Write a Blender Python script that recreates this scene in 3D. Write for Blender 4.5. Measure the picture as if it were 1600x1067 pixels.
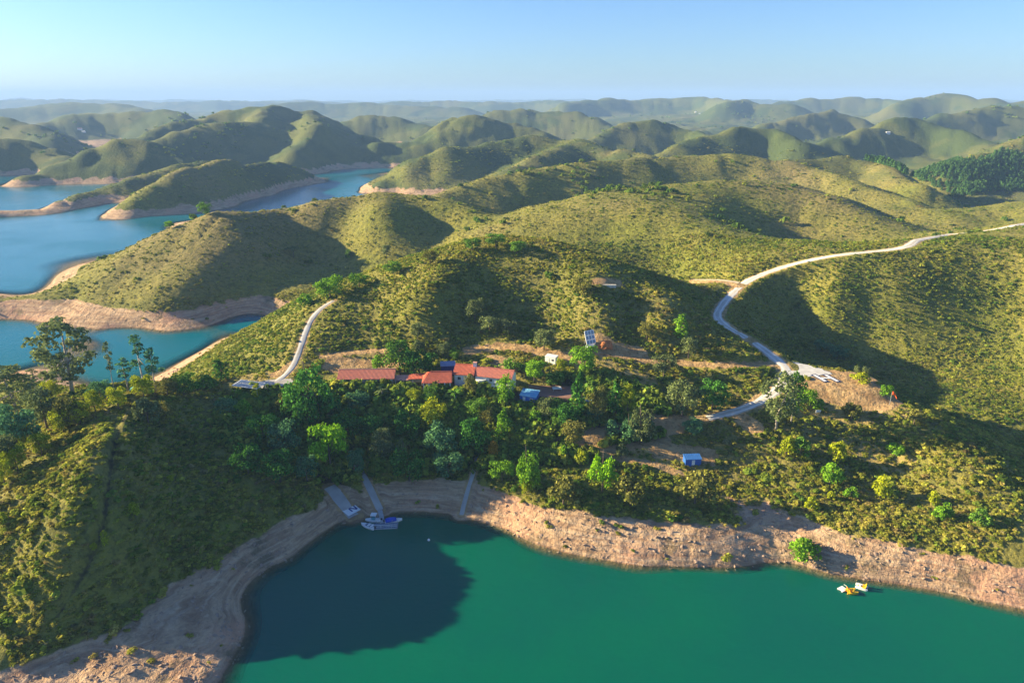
import bpy, bmesh, math, random
import numpy as np
from mathutils import Vector, Matrix

random.seed(7)
RNG = np.random.default_rng(11)
SC = bpy.context.scene
COL = SC.collection
for _o in list(bpy.data.objects):
    bpy.data.objects.remove(_o)

# ------------------------------------------------------------------ camera, sky, sun, exposure
CAM_H = 110.0                       # metres above the reservoir
PITCH = math.radians(19.5)
FPX = 1600 * 24.0 / 36.0            # focal length in photograph pixels
cam = bpy.data.cameras.new('camera')
cam.lens = 24.0
cam.sensor_width = 36.0
cam.clip_start = 1.0
cam.clip_end = 60000.0
cam_o = bpy.data.objects.new('camera', cam)
COL.objects.link(cam_o)
cam_o.location = (0, 0, CAM_H)
cam_o.rotation_euler = (math.pi / 2 - PITCH, 0, 0)
SC.camera = cam_o

SUN_EL = math.radians(17.5)
SUN_AZ = math.radians(-80.0)        # clockwise from +Y (the view direction): the sun stands to the left
sun_dir = Vector((math.sin(SUN_AZ) * math.cos(SUN_EL), math.cos(SUN_AZ) * math.cos(SUN_EL), math.sin(SUN_EL)))
world = bpy.data.worlds.new('World')
SC.world = world
world.use_nodes = True
wn = world.node_tree.nodes
wl = world.node_tree.links
for n in list(wn):
    wn.remove(n)
wout = wn.new('ShaderNodeOutputWorld')
wbg = wn.new('ShaderNodeBackground')
wsky = wn.new('ShaderNodeTexSky')
wsky.sky_type = 'NISHITA'
wsky.sun_disc = False
wsky.sun_elevation = SUN_EL
wsky.sun_rotation = SUN_AZ
wsky.altitude = 100.0
wsky.air_density = 1.0
wsky.dust_density = 0.6
wsky.ozone_density = 3.0
wbal = wn.new('ShaderNodeVectorMath')          # white balance of the whole sky
wbal.operation = 'MULTIPLY'
wbal.inputs[1].default_value = (0.71, 0.90, 1.22)
wl.new(wsky.outputs[0], wbal.inputs[0])
wl.new(wbal.outputs[0], wbg.inputs[0])
wl.new(wbg.outputs[0], wout.inputs[0])
wbg.inputs[1].default_value = 0.051

sun = bpy.data.lights.new('sun', 'SUN')
sun.energy = 5.0
sun.angle = math.radians(0.53)
sun.color = (1.0, 0.82, 0.48)
sun_o = bpy.data.objects.new('sun', sun)
COL.objects.link(sun_o)
sun_o.rotation_euler = sun_dir.to_track_quat('Z', 'Y').to_euler()

SC.view_settings.view_transform = 'Standard'
SC.view_settings.look = 'None'
SC.view_settings.gamma = 1.0
SC.view_settings.use_curve_mapping = False
SC.view_settings.exposure = 1.86
SC.render.engine = 'CYCLES'
cy = SC.cycles
cy.max_bounces = 6
cy.diffuse_bounces = 2
cy.glossy_bounces = 2
cy.transmission_bounces = 2
cy.transparent_max_bounces = 6
cy.volume_bounces = 0
cy.use_denoising = True
try:
    cy.denoiser = 'OPENIMAGEDENOISE'
except Exception:
    pass
cy.use_adaptive_sampling = True
cy.adaptive_threshold = 0.012

# ------------------------------------------------------------------ small maths
sP, cP = math.sin(PITCH), math.cos(PITCH)

def ray(px, py):
    x = (px - 800.0) / FPX
    up = (533.5 - py) / FPX
    return x, cP + up * sP, -sP + up * cP

def PZ(px, py, z):                  # the point at height z that stands at this place in the view
    x, y, d = ray(px, py)
    t = (z - CAM_H) / d
    return np.array([x * t, y * t, z])

def PY(px, py, Y):                  # the point at ground distance Y
    x, y, d = ray(px, py)
    t = Y / y
    return np.array([x * t, Y, CAM_H + d * t])

def hash2(ix, iy, seed):
    h = (ix.astype(np.int64) * 374761393 + iy.astype(np.int64) * 668265263 + seed * 974634777) & 0x7fffffff
    h = ((h ^ (h >> 13)) * 1274126177) & 0x7fffffff
    return (h ^ (h >> 16)) & 0x7fffffff

def pnoise(x, y, seed=0):
    x = np.asarray(x, dtype=np.float64); y = np.asarray(y, dtype=np.float64)
    x0 = np.floor(x); y0 = np.floor(y)
    fx = x - x0; fy = y - y0
    x0 = x0.astype(np.int64); y0 = y0.astype(np.int64)
    u = fx * fx * fx * (fx * (fx * 6 - 15) + 10)
    v = fy * fy * fy * (fy * (fy * 6 - 15) + 10)
    def g(ix, iy, dx, dy):
        a = hash2(ix, iy, seed) * (2 * math.pi / 0x7fffffff)
        return np.cos(a) * dx + np.sin(a) * dy
    a = g(x0, y0, fx, fy); b = g(x0 + 1, y0, fx - 1, fy)
    c = g(x0, y0 + 1, fx, fy - 1); d = g(x0 + 1, y0 + 1, fx - 1, fy - 1)
    return ((a + (b - a) * u) + ((c + (d - c) * u) - (a + (b - a) * u)) * v) * 1.5

def fbm(x, y, oct=4, seed=0):
    s = 0; a = 1.0; t = 0
    for i in range(oct):
        s = s + a * pnoise(x * 2 ** i, y * 2 ** i, seed + i * 17); t += a; a *= 0.5
    return s / t

def sstep(a, b, x):
    t = np.clip((x - a) / (b - a), 0, 1)
    return t * t * (3 - 2 * t)

# ------------------------------------------------------------------ terrain: hill spines, valley floors, surveyed points
# spine nodes are (px, py, ground distance) of crest points, or ('z', px, py, height)
def node(n):
    if n[0] == 'z':
        return PZ(n[1], n[2], n[3])
    return PY(n[0], n[1], n[2])

SPINES = [  # (slope, rounding, nodes)
    # main hill above the houses
    (0.46, 30, [('z', 400, 512, 17), ('z', 450, 475, 22), ('z', 500, 452, 31), ('z', 560, 432, 36), ('z', 620, 411, 42), ('z', 700, 386, 48.5), ('z', 770, 372, 52),
                ('z', 830, 384, 51), ('z', 890, 402, 48.5), ('z', 950, 432, 44), ('z', 1020, 480, 37)]),
    # two spurs of the main hill that run down towards the houses
    (0.48, 8, [('z', 745, 377, 51), ('z', 695, 430, 44.5), ('z', 655, 490, 34), ('z', 640, 532, 26)]),
    (0.48, 8, [('z', 895, 404, 48), ('z', 930, 450, 42), ('z', 950, 500, 34), ('z', 960, 535, 27.5)]),
    # knoll with the houses, spur to the helipad
    (0.42, 14, [('z', 1020, 480, 37), ('z', 1120, 558, 25), ('z', 1225, 575, 23), ('z', 1300, 590, 22), ('z', 1390, 630, 20), ('z', 1470, 698, 16), ('z', 1570, 780, 12), ('z', 1660, 830, 9)]),
    # foreground hill on the left
    (0.52, 12, [('z', 470, 590, 20), ('z', 330, 606, 22), ('z', 215, 622, 28), ('z', 190, 690, 28), ('z', 165, 770, 24.5), ('z', 150, 860, 17), ('z', 90, 960, 9)]),
    (0.42, 16, [('z', 190, 680, 28), ('z', 90, 720, 25), ('z', 0, 790, 21), ('z', -150, 860, 16)]),
    (0.42, 10, [('z', 215, 618, 27), ('z', 160, 612, 21), ('z', 110, 612, 16), ('z', 50, 606, 10), ('z', 0, 604, 6), ('z', -120, 610, 5)]),
    # peninsula with the cut path
    (0.46, 13, [('z', 60, 470, 7), ('z', 130, 440, 12), ('z', 210, 395, 24), ('z', 290, 350, 37), ('z', 340, 331, 43), ('z', 400, 332, 40), ('z', 450, 325, 38), (520, 312, 480)]),
    (0.55, 14, [(500, 314, 475), (550, 306, 490), (610, 300, 500), (660, 304, 500), (720, 319, 485), (780, 340, 455)]),
    (0.44, 14, [(600, 301, 500), (580, 340, 440), ('z', 565, 385, 22), ('z', 560, 425, 12)]),
    (0.45, 10, [('z', -120, 470, 7), ('z', 0, 474, 6), ('z', 70, 465, 7)]),
    # right-hand hill with the road on its crest
    (0.40, 18, [('z', 1150, 442, 29), ('z', 1250, 407, 38), ('z', 1330, 394, 42), ('z', 1410, 389, 44), ('z', 1500, 396, 44), ('z', 1620, 415, 42), ('z', 1800, 440, 38)]),
    # broad green hills behind it
    (0.42, 26, [(800, 345, 430), (850, 318, 470), (960, 296, 500), (1130, 283, 525), (1220, 284, 525), (1290, 303, 500), (1360, 335, 460), (1430, 365, 420)]),
    (0.42, 32, [(690, 300, 610), (760, 278, 640), (860, 256, 680), (960, 249, 700), (1060, 241, 725), (1160, 241, 725), (1250, 252, 700), (1330, 284, 640), (1420, 312, 590)]),
    (0.40, 24, [(1200, 250, 740), (1310, 237, 760), (1370, 250, 740), (1440, 285, 650)]),
    (0.36, 40, [(1400, 330, 560), (1500, 330, 540), (1600, 318, 540), (1750, 300, 560)]),
    # spur into the far arm of the lake
    (0.40, 40, [('z', 575, 301, 1), (605, 275, 880), (650, 248, 910), (700, 227, 940), (760, 216, 985), (830, 206, 1020), (900, 212, 990), (960, 228, 930), (1010, 240, 880)]),
    (0.36, 30, [(900, 212, 990), (850, 235, 880), (800, 262, 800)]),
    # terraced hill behind
    (0.36, 50, [(600, 216, 1270), (640, 203, 1320), (690, 186, 1370), (740, 178, 1400), (800, 190, 1400), (850, 205, 1350)]),
    (0.36, 60, [(520, 196, 1850), (545, 180, 1900), (575, 173, 1920), (610, 176, 1920), (660, 192, 1850)]),
    (0.36, 70, [(740, 182, 2000), (780, 171, 2050), (840, 168, 2050), (900, 175, 2000), (950, 193, 1900)]),
    # left-hand hills beyond the lake
    (0.42, 30, [('z', 172, 338, 2), (215, 308, 700), (260, 280, 730), (310, 259, 790), (360, 249, 850), (430, 251, 970), (485, 270, 1040)]),
    (0.40, 26, [('z', -60, 336, 3), ('z', 10, 329, 5), ('z', 60, 318, 10), (130, 298, 790), (190, 280, 830), (250, 258, 900), (320, 250, 960)]),
    (0.42, 35, [('z', 45, 272, 14), (90, 250, 1000), (140, 226, 1040), (185, 213, 1060), (230, 220, 1060), (280, 240, 1040)]),
    (0.42, 60, [(200, 214, 1300), (260, 195, 1400), (320, 176, 1480), (370, 164, 1520), (420, 158, 1540), (480, 170, 1540), (540, 198, 1480), (600, 228, 1380), (638, 243, 1330)]),
    (0.40, 40, [(420, 158, 1540), (400, 190, 1300), (330, 189, 1250), (250, 212, 1150)]),
    (0.40, 45, [(480, 170, 1540), (495, 195, 1300), (470, 222, 1200), (450, 240, 1130)]),
    (0.40, 80, [(60, 195, 1950), (110, 176, 2050), (180, 171, 2100), (250, 168, 2100), (300, 182, 1950)]),
    (0.40, 60, [(-200, 170, 1500), (0, 179, 1600), (45, 192, 1550), (80, 212, 1450)]),
    (0.42, 50, [(-250, 190, 1100), (-60, 205, 1150), (30, 216, 1170), (75, 229, 1150), (108, 243, 1120)]),
    # right-hand background
    (0.45, 28, [(925, 210, 1300), (980, 190, 1350), (1040, 187, 1380), (1090, 205, 1330), (1120, 220, 1250)]),
    (0.45, 28, [(1040, 232, 1000), (1100, 208, 1060), (1160, 197, 1100), (1210, 199, 1100), (1260, 222, 1020)]),
    (0.45, 35, [(1180, 195, 1700), (1240, 180, 1800), (1300, 167, 1900), (1340, 180, 1850)]),
    (0.45, 31, [(1250, 225, 1150), (1330, 205, 1220), (1390, 187, 1280), (1430, 181, 1300), (1480, 196, 1250), (1560, 222, 1150)]),
    (0.45, 42, [(1430, 190, 1600), (1490, 172, 1680), (1545, 163, 1720), (1620, 162, 1720), (1750, 170, 1700)]),
    (0.45, 42, [(1480, 262, 800), (1540, 238, 850), (1600, 214, 900), (1700, 190, 950)]),
    (0.45, 62, [(880, 160, 3600), (920, 154, 3700), (980, 151, 3800), (1040, 149, 3800), (1090, 147, 3800), (1130, 155, 3600), (1180, 170, 3000)]),
    (0.45, 62, [(1130, 160, 2800), (1165, 150, 2900), (1210, 160, 2800), (1240, 158, 2800)]),
    (0.45, 77, [(1200, 158, 3600), (1270, 149, 3700), (1340, 148, 3700), (1400, 152, 3600), (1440, 153, 3400)]),
    (0.45, 62, [(1400, 160, 2600), (1440, 148, 2700), (1485, 144, 2700), (1530, 150, 2600), (1580, 156, 2500), (1700, 158, 2500)]),
    (0.30, 150, [(600, 159, 5200), (700, 158, 5200), (780, 160, 5000), (850, 154, 5000), (900, 156, 4800)]),
    (0.30, 150, [(430, 160, 4200), (480, 156, 4300), (560, 158, 4300), (640, 163, 4200), (720, 165, 4100)]),
    (0.30, 150, [(-100, 165, 3600), (20, 168, 3600), (110, 160, 3700), (170, 160, 3700), (230, 170, 3500)]),
    (0.25, 250, [(-300, 154, 7200), (-60, 155, 7000), (80, 154, 7000), (150, 157, 7000), (260, 157, 6800), (350, 158, 6800), (460, 156, 7000), (640, 158, 7200), (820, 158, 7500), (1000, 155, 7500), (1200, 154, 7500), (1600, 156, 7500), (1900, 156, 7500)]),
    (0.25, 400, [(-400, 154.5, 11500), (0, 154, 11500), (300, 156, 11500), (700, 156, 11500), (1100, 155, 11500), (1600, 155, 11500), (2000, 155, 11500)]),
]
FLOORS = [(0, 100, -16), (400, 110, -18), (800, 130, -18), (1200, 125, -18), (1700, 120, -18), (520, 150, -9), (-200, 130, -10),
          (0, 275, -16), (150, 290, -16), (380, 312, -9), (460, 330, -5), (0, 420, -16), (-300, 300, -14), (-300, 450, -16), (100, 560, -18), (-200, 700, -18),
          (240, 560, -14), (200, 625, -15), (330, 600, -14), (400, 760, -14), (450, 850, -14), (520, 960, -14), (590, 1110, -9), (0, 640, -16), (40, 860, -10), (-200, 900, -12),
          (640, 450, -2), (820, 400, 6), (1000, 360, 12), (1110, 300, 12), (1160, 270, 12), (1300, 255, 7), (1420, 240, 6), (1560, 215, 5), (1750, 200, 5),
          (1300, 430, 18), (1500, 440, 16), (1700, 440, 10), (640, 620, -2), (800, 560, 8), (1000, 610, 22), (1300, 600, 18), (1450, 520, 20), (1650, 480, 20),
          (720, 790, 2), (900, 830, 14), (1100, 880, 22), (1300, 880, 24), (1650, 760, 28), (640, 1200, 0), (850, 1200, 22), (1200, 1350, 34), (1600, 1350, 40),
          (580, 1650, 15), (300, 1150, 6), (120, 1250, 0), (0, 1050, -4), (0, 1900, 10), (-250, 1300, 10), (300, 1800, 15), (700, 1800, 25), (1200, 2200, 40), (1600, 2100, 50),
          (0, 3000, 20), (400, 3000, 25), (800, 3000, 35), (1200, 3200, 60), (1600, 3200, 65), (0, 5000, 30), (800, 4500, 40), (1600, 5000, 60), (0, 9000, 40), (800, 9000, 40), (1600, 9000, 50), (800, 14000, 60), (-200, 14000, 60), (1800, 14000, 60)]

SHORE = [(340, 1067), (375, 1010), (385, 975), (376, 930), (400, 900), (460, 868), (500, 835), (545, 808), (600, 801), (650, 799), (720, 806), (790, 825), (850, 853), (930, 873),
         (1000, 884), (1080, 888), (1150, 886), (1225, 880), (1270, 890), (1350, 905), (1430, 918), (1520, 935), (1600, 950), (1750, 985)]
SURV = []                           # (px, py, z) surveyed ground points
SURV += [(a, b, 0.0) for a, b in SHORE]
SURV += [(420, 1067, -5), (440, 1000, -5), (440, 930, -4), (500, 880, -4), (570, 840, -3.5), (660, 835, -4), (740, 850, -4), (820, 890, -4), (930, 910, -4), (1080, 925, -5), (1230, 915, -4), (1360, 945, -4), (1500, 970, -4),
         (600, 920, -10), (800, 970, -12), (1100, 1000, -12), (1450, 1030, -12)]
# top of the bare bank
SURV += [(100, 985, 5.5), (190, 945, 6), (250, 905, 6), (330, 855, 6.5), (420, 812, 6), (480, 790, 5.5), (520, 760, 5.5), (600, 748, 6), (660, 744, 6), (740, 757, 6), (800, 775, 6), (860, 800, 5.5),
         (950, 808, 6), (1040, 812, 6), (1130, 815, 6), (1200, 830, 4), (1240, 838, 3.0), (1270, 815, 5.5), (1340, 835, 6), (1420, 850, 6), (1500, 865, 6), (1600, 885, 6)]
SURV += [(40, 1050, 3.5), (160, 1030, 3), (260, 1030, 2), (200, 985, 4.5), (300, 950, 3), (330, 900, 4), (430, 850, 2.5), (0, 1010, 6), (0, 960, 8)]
# slopes between the cove and the houses
SURV += [(560, 690, 10), (640, 690, 10), (740, 690, 10.5), (850, 700, 10.5), (960, 720, 10), (1060, 720, 10), (1120, 760, 7), (1180, 740, 8.5), (1300, 720, 11), (1300, 770, 8), (1420, 740, 10), (1420, 790, 8),
         (250, 604, 20), (113, 620, 17), (60, 625, 13), (0, 625, 9), (60, 660, 18), (0, 670, 14), (130, 650, 24), (0, 720, 18), (450, 700, 11), (380, 720, 14), (300, 780, 13), (260, 850, 9), (340, 680, 17), (260, 720, 18),
         (500, 620, 18), (570, 590, 20), (640, 592, 20), (700, 600, 19.8), (780, 600, 19.8), (870, 612, 19), (940, 610, 19.5), (640, 630, 16.5), (760, 640, 16), (880, 650, 15.8), (960, 670, 14),
         (1060, 640, 16.5), (1150, 650, 17), (1000, 590, 20.5), (1080, 590, 20.5), (1150, 600, 20.5), (1250, 620, 20), (1250, 660, 16.5), (1350, 660, 16),
         (580, 550, 23), (700, 548, 23.5), (800, 545, 24.5), (860, 560, 23.5), (940, 545, 26), (1000, 550, 25), (1080, 555, 24), (1150, 585, 22.5),
         (580, 500, 29.5), (720, 505, 29.5), (800, 500, 29.8), (880, 500, 30.8), (1000, 510, 29.5), (770, 440, 40.5), (820, 440, 40.3), (790, 470, 35.6),
         (430, 598, 20.5), (460, 562, 22.5), (480, 520, 27), (500, 482, 31.5), (400, 560, 20), (350, 570, 17), (320, 560, 10), (420, 530, 22),
         (1290, 588, 22), (1350, 600, 20.5), (1400, 625, 18.5), (1210, 560, 23.5), (1170, 530, 23.5), (1120, 495, 25), (1130, 470, 27), (1150, 442, 30)]
# shores of the lake beyond
SURV += [(0, 497, 0), (55, 498, 0), (85, 515, 0), (110, 528, 0), (150, 533, 0), (200, 526, 0), (260, 518, 0), (350, 508, 0), (440, 497, 0), (260, 581, 0), (290, 562, 0), (320, 546, 0), (350, 528, 0),
         (0, 458, 0), (80, 446, 0), (95, 426, 0), (130, 409, 0), (160, 470, 8), (230, 480, 8.5), (330, 470, 8.5), (430, 462, 9), (300, 440, 17), (250, 430, 18), (380, 420, 18), (400, 380, 29), (470, 410, 14), 
         (0, 334, 0), (60, 329, 0), (120, 327, 0), (157, 338, 0), (180, 347, 0), (260, 346, 0), (315, 337, 0), (370, 325, 0), (430, 308, 0), (500, 288, 0), (560, 303, 0), (600, 268, 0),
         (100, 560, -12), (200, 560, -12), (100, 400, -12), (50, 360, -12), (250, 360, -12), (420, 318, -8), (540, 288, -8), (20, 302, -6), (300, 536, -4), (350, 517, -3.5), (400, 502, -3), (230, 550, -6), (430, 499, -1.5), (220, 372, -9), (190, 362, -9), (280, 352, -8), (235, 358, -9), (330, 345, -8), (460, 306, -8), (500, 297, -8), (580, 276, -6), (390, 328, -8), (520, 284, 0), (560, 273, 0), (605, 262, 0), (480, 292, 0), (540, 282, -5), (470, 302, -7)]
# right-hand slopes
SURV += [(1200, 440, 30), (1300, 450, 30), (1400, 450, 31), (1500, 450, 31), (1600, 460, 30), (1350, 520, 13), (1450, 540, 11), (1550, 560, 9), (1600, 620, 6), (1250, 500, 15), (1450, 610, 6), (1600, 350, 47), (1500, 370, 44.5)]
SURV += [(900, 396, 29), (1000, 416, 25), (1100, 438, 26), (1000, 395, 30), (1100, 400, 33), (1200, 370, 39), (1000, 350, 42), (1100, 340, 44), (900, 360, 38)]

AZ0, AZ1, NAZ = math.radians(-60), math.radians(50), 900
R = [86.0]
while R[-1] < 13800:
    r = R[-1]
    R.append(r * (1.0046 if r < 380 else (1.0085 if r < 1600 else 1.016)))
R = np.array(R); NR = len(R)
AZ = np.linspace(AZ0, AZ1, NAZ)
LR = np.log(R)

def terrain_base(x, y):
    """hill spines over valley floors, corrected to the surveyed points; any array shape"""
    shp = x.shape
    x = x.ravel(); y = y.ravel()
    rr = np.hypot(x, y); az = np.arctan2(x, y); lr = np.log(rr)
    # valley floor
    w = np.zeros_like(x); s = np.zeros_like(x)
    for px, Y, z in FLOORS:
        if Y > 500 and z > 0:
            z = max(z - 14, 3)
        d = Y * cP + (CAM_H - z) * sP
        fx = (px - 800) / FPX * d
        fa, fl = math.atan2(fx, Y), math.log(math.hypot(fx, Y))
        q = 1.0 / ((az - fa) ** 2 * 1.3 + (lr - fl) ** 2 + 1e-4) ** 2
        w += q; s += q * z
    floor = s / w
    k = np.clip(0.006 * rr, 1.4, 7)
    acc = np.zeros_like(x); zs = [floor]
    for S, rd, nodes in SPINES:
        P = np.array([node(n) for n in nodes])
        if P[:, 1].mean() > 600:
            S, rd = S * 1.55, rd * 0.42
        elif P[:, 1].mean() > 420:
            S, rd = S * 1.15, rd * 0.8
        best = np.full_like(x, -1e3)
        lo = P[:, :2].min(0) - 450 - 0.2 * P[:, 1].mean(); hi = P[:, :2].max(0) + 450 + 0.2 * P[:, 1].mean()
        m = (x > lo[0]) & (x < hi[0]) & (y > lo[1]) & (y < hi[1])
        xs, ys = x[m], y[m]
        b = np.full_like(xs, -1e3)
        for i in range(len(P) - 1):
            a, c = P[i], P[i + 1]
            dx, dy = c[0] - a[0], c[1] - a[1]
            t = np.clip(((xs - a[0]) * dx + (ys - a[1]) * dy) / (dx * dx + dy * dy), 0, 1)
            dd = (xs - a[0] - t * dx) ** 2 + (ys - a[1] - t * dy) ** 2
            h = a[2] + (c[2] - a[2]) * t - S * (np.sqrt(dd + rd * rd) - rd)
            b = np.maximum(b, h)
        best[m] = b
        zs.append(best)
    Z = np.stack(zs)
    mx = Z.max(0)
    z = mx + k * np.log(np.exp((Z - mx) / k).sum(0)) * 1.0
    return z.reshape(shp)

def kern(d):
    q = d * (1.7320508 / 0.13)
    return (1 + q) * np.exp(-q)

_pts = np.array([PZ(*p) for p in SURV] + [node(n) for S, rd, nd in SPINES for n in nd])
_pa = np.arctan2(_pts[:, 0], _pts[:, 1]); _pl = np.log(np.hypot(_pts[:, 0], _pts[:, 1]))
_res = _pts[:, 2] - terrain_base(_pts[:, 0], _pts[:, 1])
_D = np.sqrt(((_pa[:, None] - _pa[None]) * 1.15) ** 2 + (_pl[:, None] - _pl[None]) ** 2)
_W = np.linalg.solve(kern(_D) + np.eye(len(_pts)) * 0.02, _res)

# evaluate on a coarse polar lattice, then refine
CA = np.linspace(AZ0, AZ1, 300)
CL = np.concatenate([np.linspace(LR[0], math.log(400), 200)[:-1], np.linspace(math.log(400), math.log(1700), 150)[:-1], np.linspace(math.log(1700), LR[-1], 90)])
_ga, _gl = np.meshgrid(CA, CL)
_gr = np.exp(_gl)
_cz = terrain_base(_gr * np.sin(_ga), _gr * np.cos(_ga))
_corr = np.zeros_like(_cz)
for i in range(len(_pts)):
    _corr += _W[i] * kern(np.sqrt(((_ga - _pa[i]) * 1.15) ** 2 + (_gl - _pl[i]) ** 2))
_cz = _cz + _corr

def lattice(z, la, ll, az, lr):
    """bilinear look-up on a polar lattice"""
    fa = np.clip((az - la[0]) / (la[1] - la[0]), 0, len(la) - 1.001)
    fl = np.clip(np.interp(lr, ll, np.arange(len(ll))), 0, len(ll) - 1.001)
    ia = fa.astype(int); il = fl.astype(int)
    ta = fa - ia; tl = fl - il
    return (z[il, ia] * (1 - ta) * (1 - tl) + z[il, ia + 1] * ta * (1 - tl) + z[il + 1, ia] * (1 - ta) * tl + z[il + 1, ia + 1] * ta * tl)

GA, GL = np.meshgrid(AZ, LR)
GR = np.exp(GL)
GX = GR * np.sin(GA); GY = GR * np.cos(GA)
GZ = lattice(_cz, CA, CL, GA, GL)
# natural relief: gullies and small bumps, scaled so that they stay small near the houses
_am = sstep(-3, 7, GZ) * (0.35 + 0.65 * sstep(230, 420, GR))
GZ = GZ + _am * (np.clip(GR * 0.006, 1.0, 12.0) * fbm(GX / np.clip(GR * 0.085, 26, 300).round(-1) if False else GX / 60.0, GY / 60.0, 3, 5)
                 * (1 - sstep(1500, 3500, GR)) * 0.9
                 + 13.0 * sstep(700, 2200, GR) * fbm(GX / 230.0, GY / 230.0, 4, 9)
                 - 7.0 * sstep(500, 1100, GR) * (1 - np.abs(fbm(GX / 210.0 + 3, GY / 210.0, 3, 14)) * 2.2).clip(0, 1) ** 3
                 - 1.8 * sstep(420, 800, GR) * (1 - sstep(2200, 3500, GR)) * (1 - np.abs(fbm(GX / 72.0, GY / 72.0 + 7, 2, 15)) * 2.4).clip(0, 1) ** 3
                 + 30.0 * sstep(2600, 6000, GR) * fbm(GX / 620.0, GY / 620.0, 4, 19)
                 + 0.55 * fbm(GX / 9.0, GY / 9.0, 3, 3) * (1 - sstep(300, 700, GR)))
_bank = sstep(-2, 1, GZ) * (1 - sstep(5, 9, GZ)) * (1 - sstep(250, 420, GR))
GZ = GZ + _bank * (0.65 * np.abs(fbm(GX / 9.0, GY / 5.0, 4, 21)) + 0.12 * fbm(GX / 2.5, GY / 1.5, 2, 31))

def ground(x, y):
    x = np.asarray(x, dtype=float); y = np.asarray(y, dtype=float)
    return lattice(GZ, AZ, LR, np.arctan2(x, y), np.log(np.hypot(x, y)))

_TR = np.exp(np.linspace(math.log(90), math.log(12000), 2600))
def hit(px, py):
    """ground point seen at this place of the photograph"""
    x, y, d = ray(px, py)
    hr = math.hypot(x, y)
    t = _TR / hr
    zz = CAM_H + d * t
    gz = ground(x * t, y * t)
    below = np.nonzero(zz < gz)[0]
    if len(below) == 0:
        i = len(_TR) - 1
        return np.array([x * t[i], y * t[i], gz[i]])
    i = max(below[0], 1)
    a = zz[i - 1] - gz[i - 1]; b = gz[i] - zz[i]
    f = a / (a + b + 1e-9)
    tt = t[i - 1] + (t[i] - t[i - 1]) * f
    X, Y = x * tt, y * tt
    return np.array([X, Y, float(ground(X, Y))])
# ------------------------------------------------------------------ materials
MATS = {}
def mat(name, col=(0.5, 0.5, 0.5), rough=0.8, var=0.0, scale=1.0, metal=0.0, alt=None, bump=0.0, detail=4.0, spec=0.3, coord='Object'):
    """plain procedural material: a base colour broken up by noise"""
    if name in MATS:
        return MATS[name]
    m = bpy.data.materials.new(name); m.use_nodes = True
    nt = m.node_tree; b = nt.nodes['Principled BSDF']
    b.inputs['Roughness'].default_value = rough
    b.inputs['Metallic'].default_value = metal
    b.inputs['Specular IOR Level'].default_value = spec
    tc = nt.nodes.new('ShaderNodeTexCoord')
    nz = nt.nodes.new('ShaderNodeTexNoise'); nz.inputs['Scale'].default_value = scale; nz.inputs['Detail'].default_value = detail
    nt.links.new(tc.outputs[coord], nz.inputs['Vector'])
    cr = nt.nodes.new('ShaderNodeValToRGB')
    cr.color_ramp.elements[0].position = 0.3; cr.color_ramp.elements[1].position = 0.7
    a = alt or tuple(c * (1 - var) for c in col)
    cr.color_ramp.elements[0].color = (*a, 1); cr.color_ramp.elements[1].color = (*col, 1)
    nt.links.new(nz.outputs['Fac'], cr.inputs[0])
    nt.links.new(cr.outputs[0], b.inputs['Base Color'])
    if bump:
        bp = nt.nodes.new('ShaderNodeBump'); bp.inputs['Strength'].default_value = bump; bp.inputs['Distance'].default_value = 0.1
        nt.links.new(nz.outputs['Fac'], bp.inputs['Height']); nt.links.new(bp.outputs[0], b.inputs['Normal'])
    MATS[name] = m
    return m

def nmix(nt, fac, a, b):
    n = nt.nodes.new('ShaderNodeMix'); n.data_type = 'RGBA'
    for sock, v in ((n.inputs[0], fac), (n.inputs[6], a), (n.inputs[7], b)):
        if hasattr(v, 'is_output'):
            nt.links.new(v, sock)
        elif isinstance(v, (int, float)):
            sock.default_value = v
        else:
            sock.default_value = (*v, 1)
    return n.outputs[2]

def nmath(nt, op, a, b=0.0, clamp=False):
    n = nt.nodes.new('ShaderNodeMath'); n.operation = op; n.use_clamp = clamp
    for sock, v in ((n.inputs[0], a), (n.inputs[1], b)):
        if hasattr(v, 'is_output'):
            nt.links.new(v, sock)
        else:
            sock.default_value = v
    return n.outputs[0]

def nnoise(nt, vec, scale, detail=4.0, rough=0.55):
    n = nt.nodes.new('ShaderNodeTexNoise'); n.inputs['Scale'].default_value = scale
    n.inputs['Detail'].default_value = detail; n.inputs['Roughness'].default_value = rough
    nt.links.new(vec, n.inputs['Vector'])
    return n.outputs['Fac']

def nrange(nt, v, a, b, c=0.0, d=1.0):
    n = nt.nodes.new('ShaderNodeMapRange'); n.interpolation_type = 'SMOOTHSTEP'
    nt.links.new(v, n.inputs[0])
    for i, q in enumerate((a, b, c, d)):
        n.inputs[i + 1].default_value = q
    return n.outputs[0]

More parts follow.
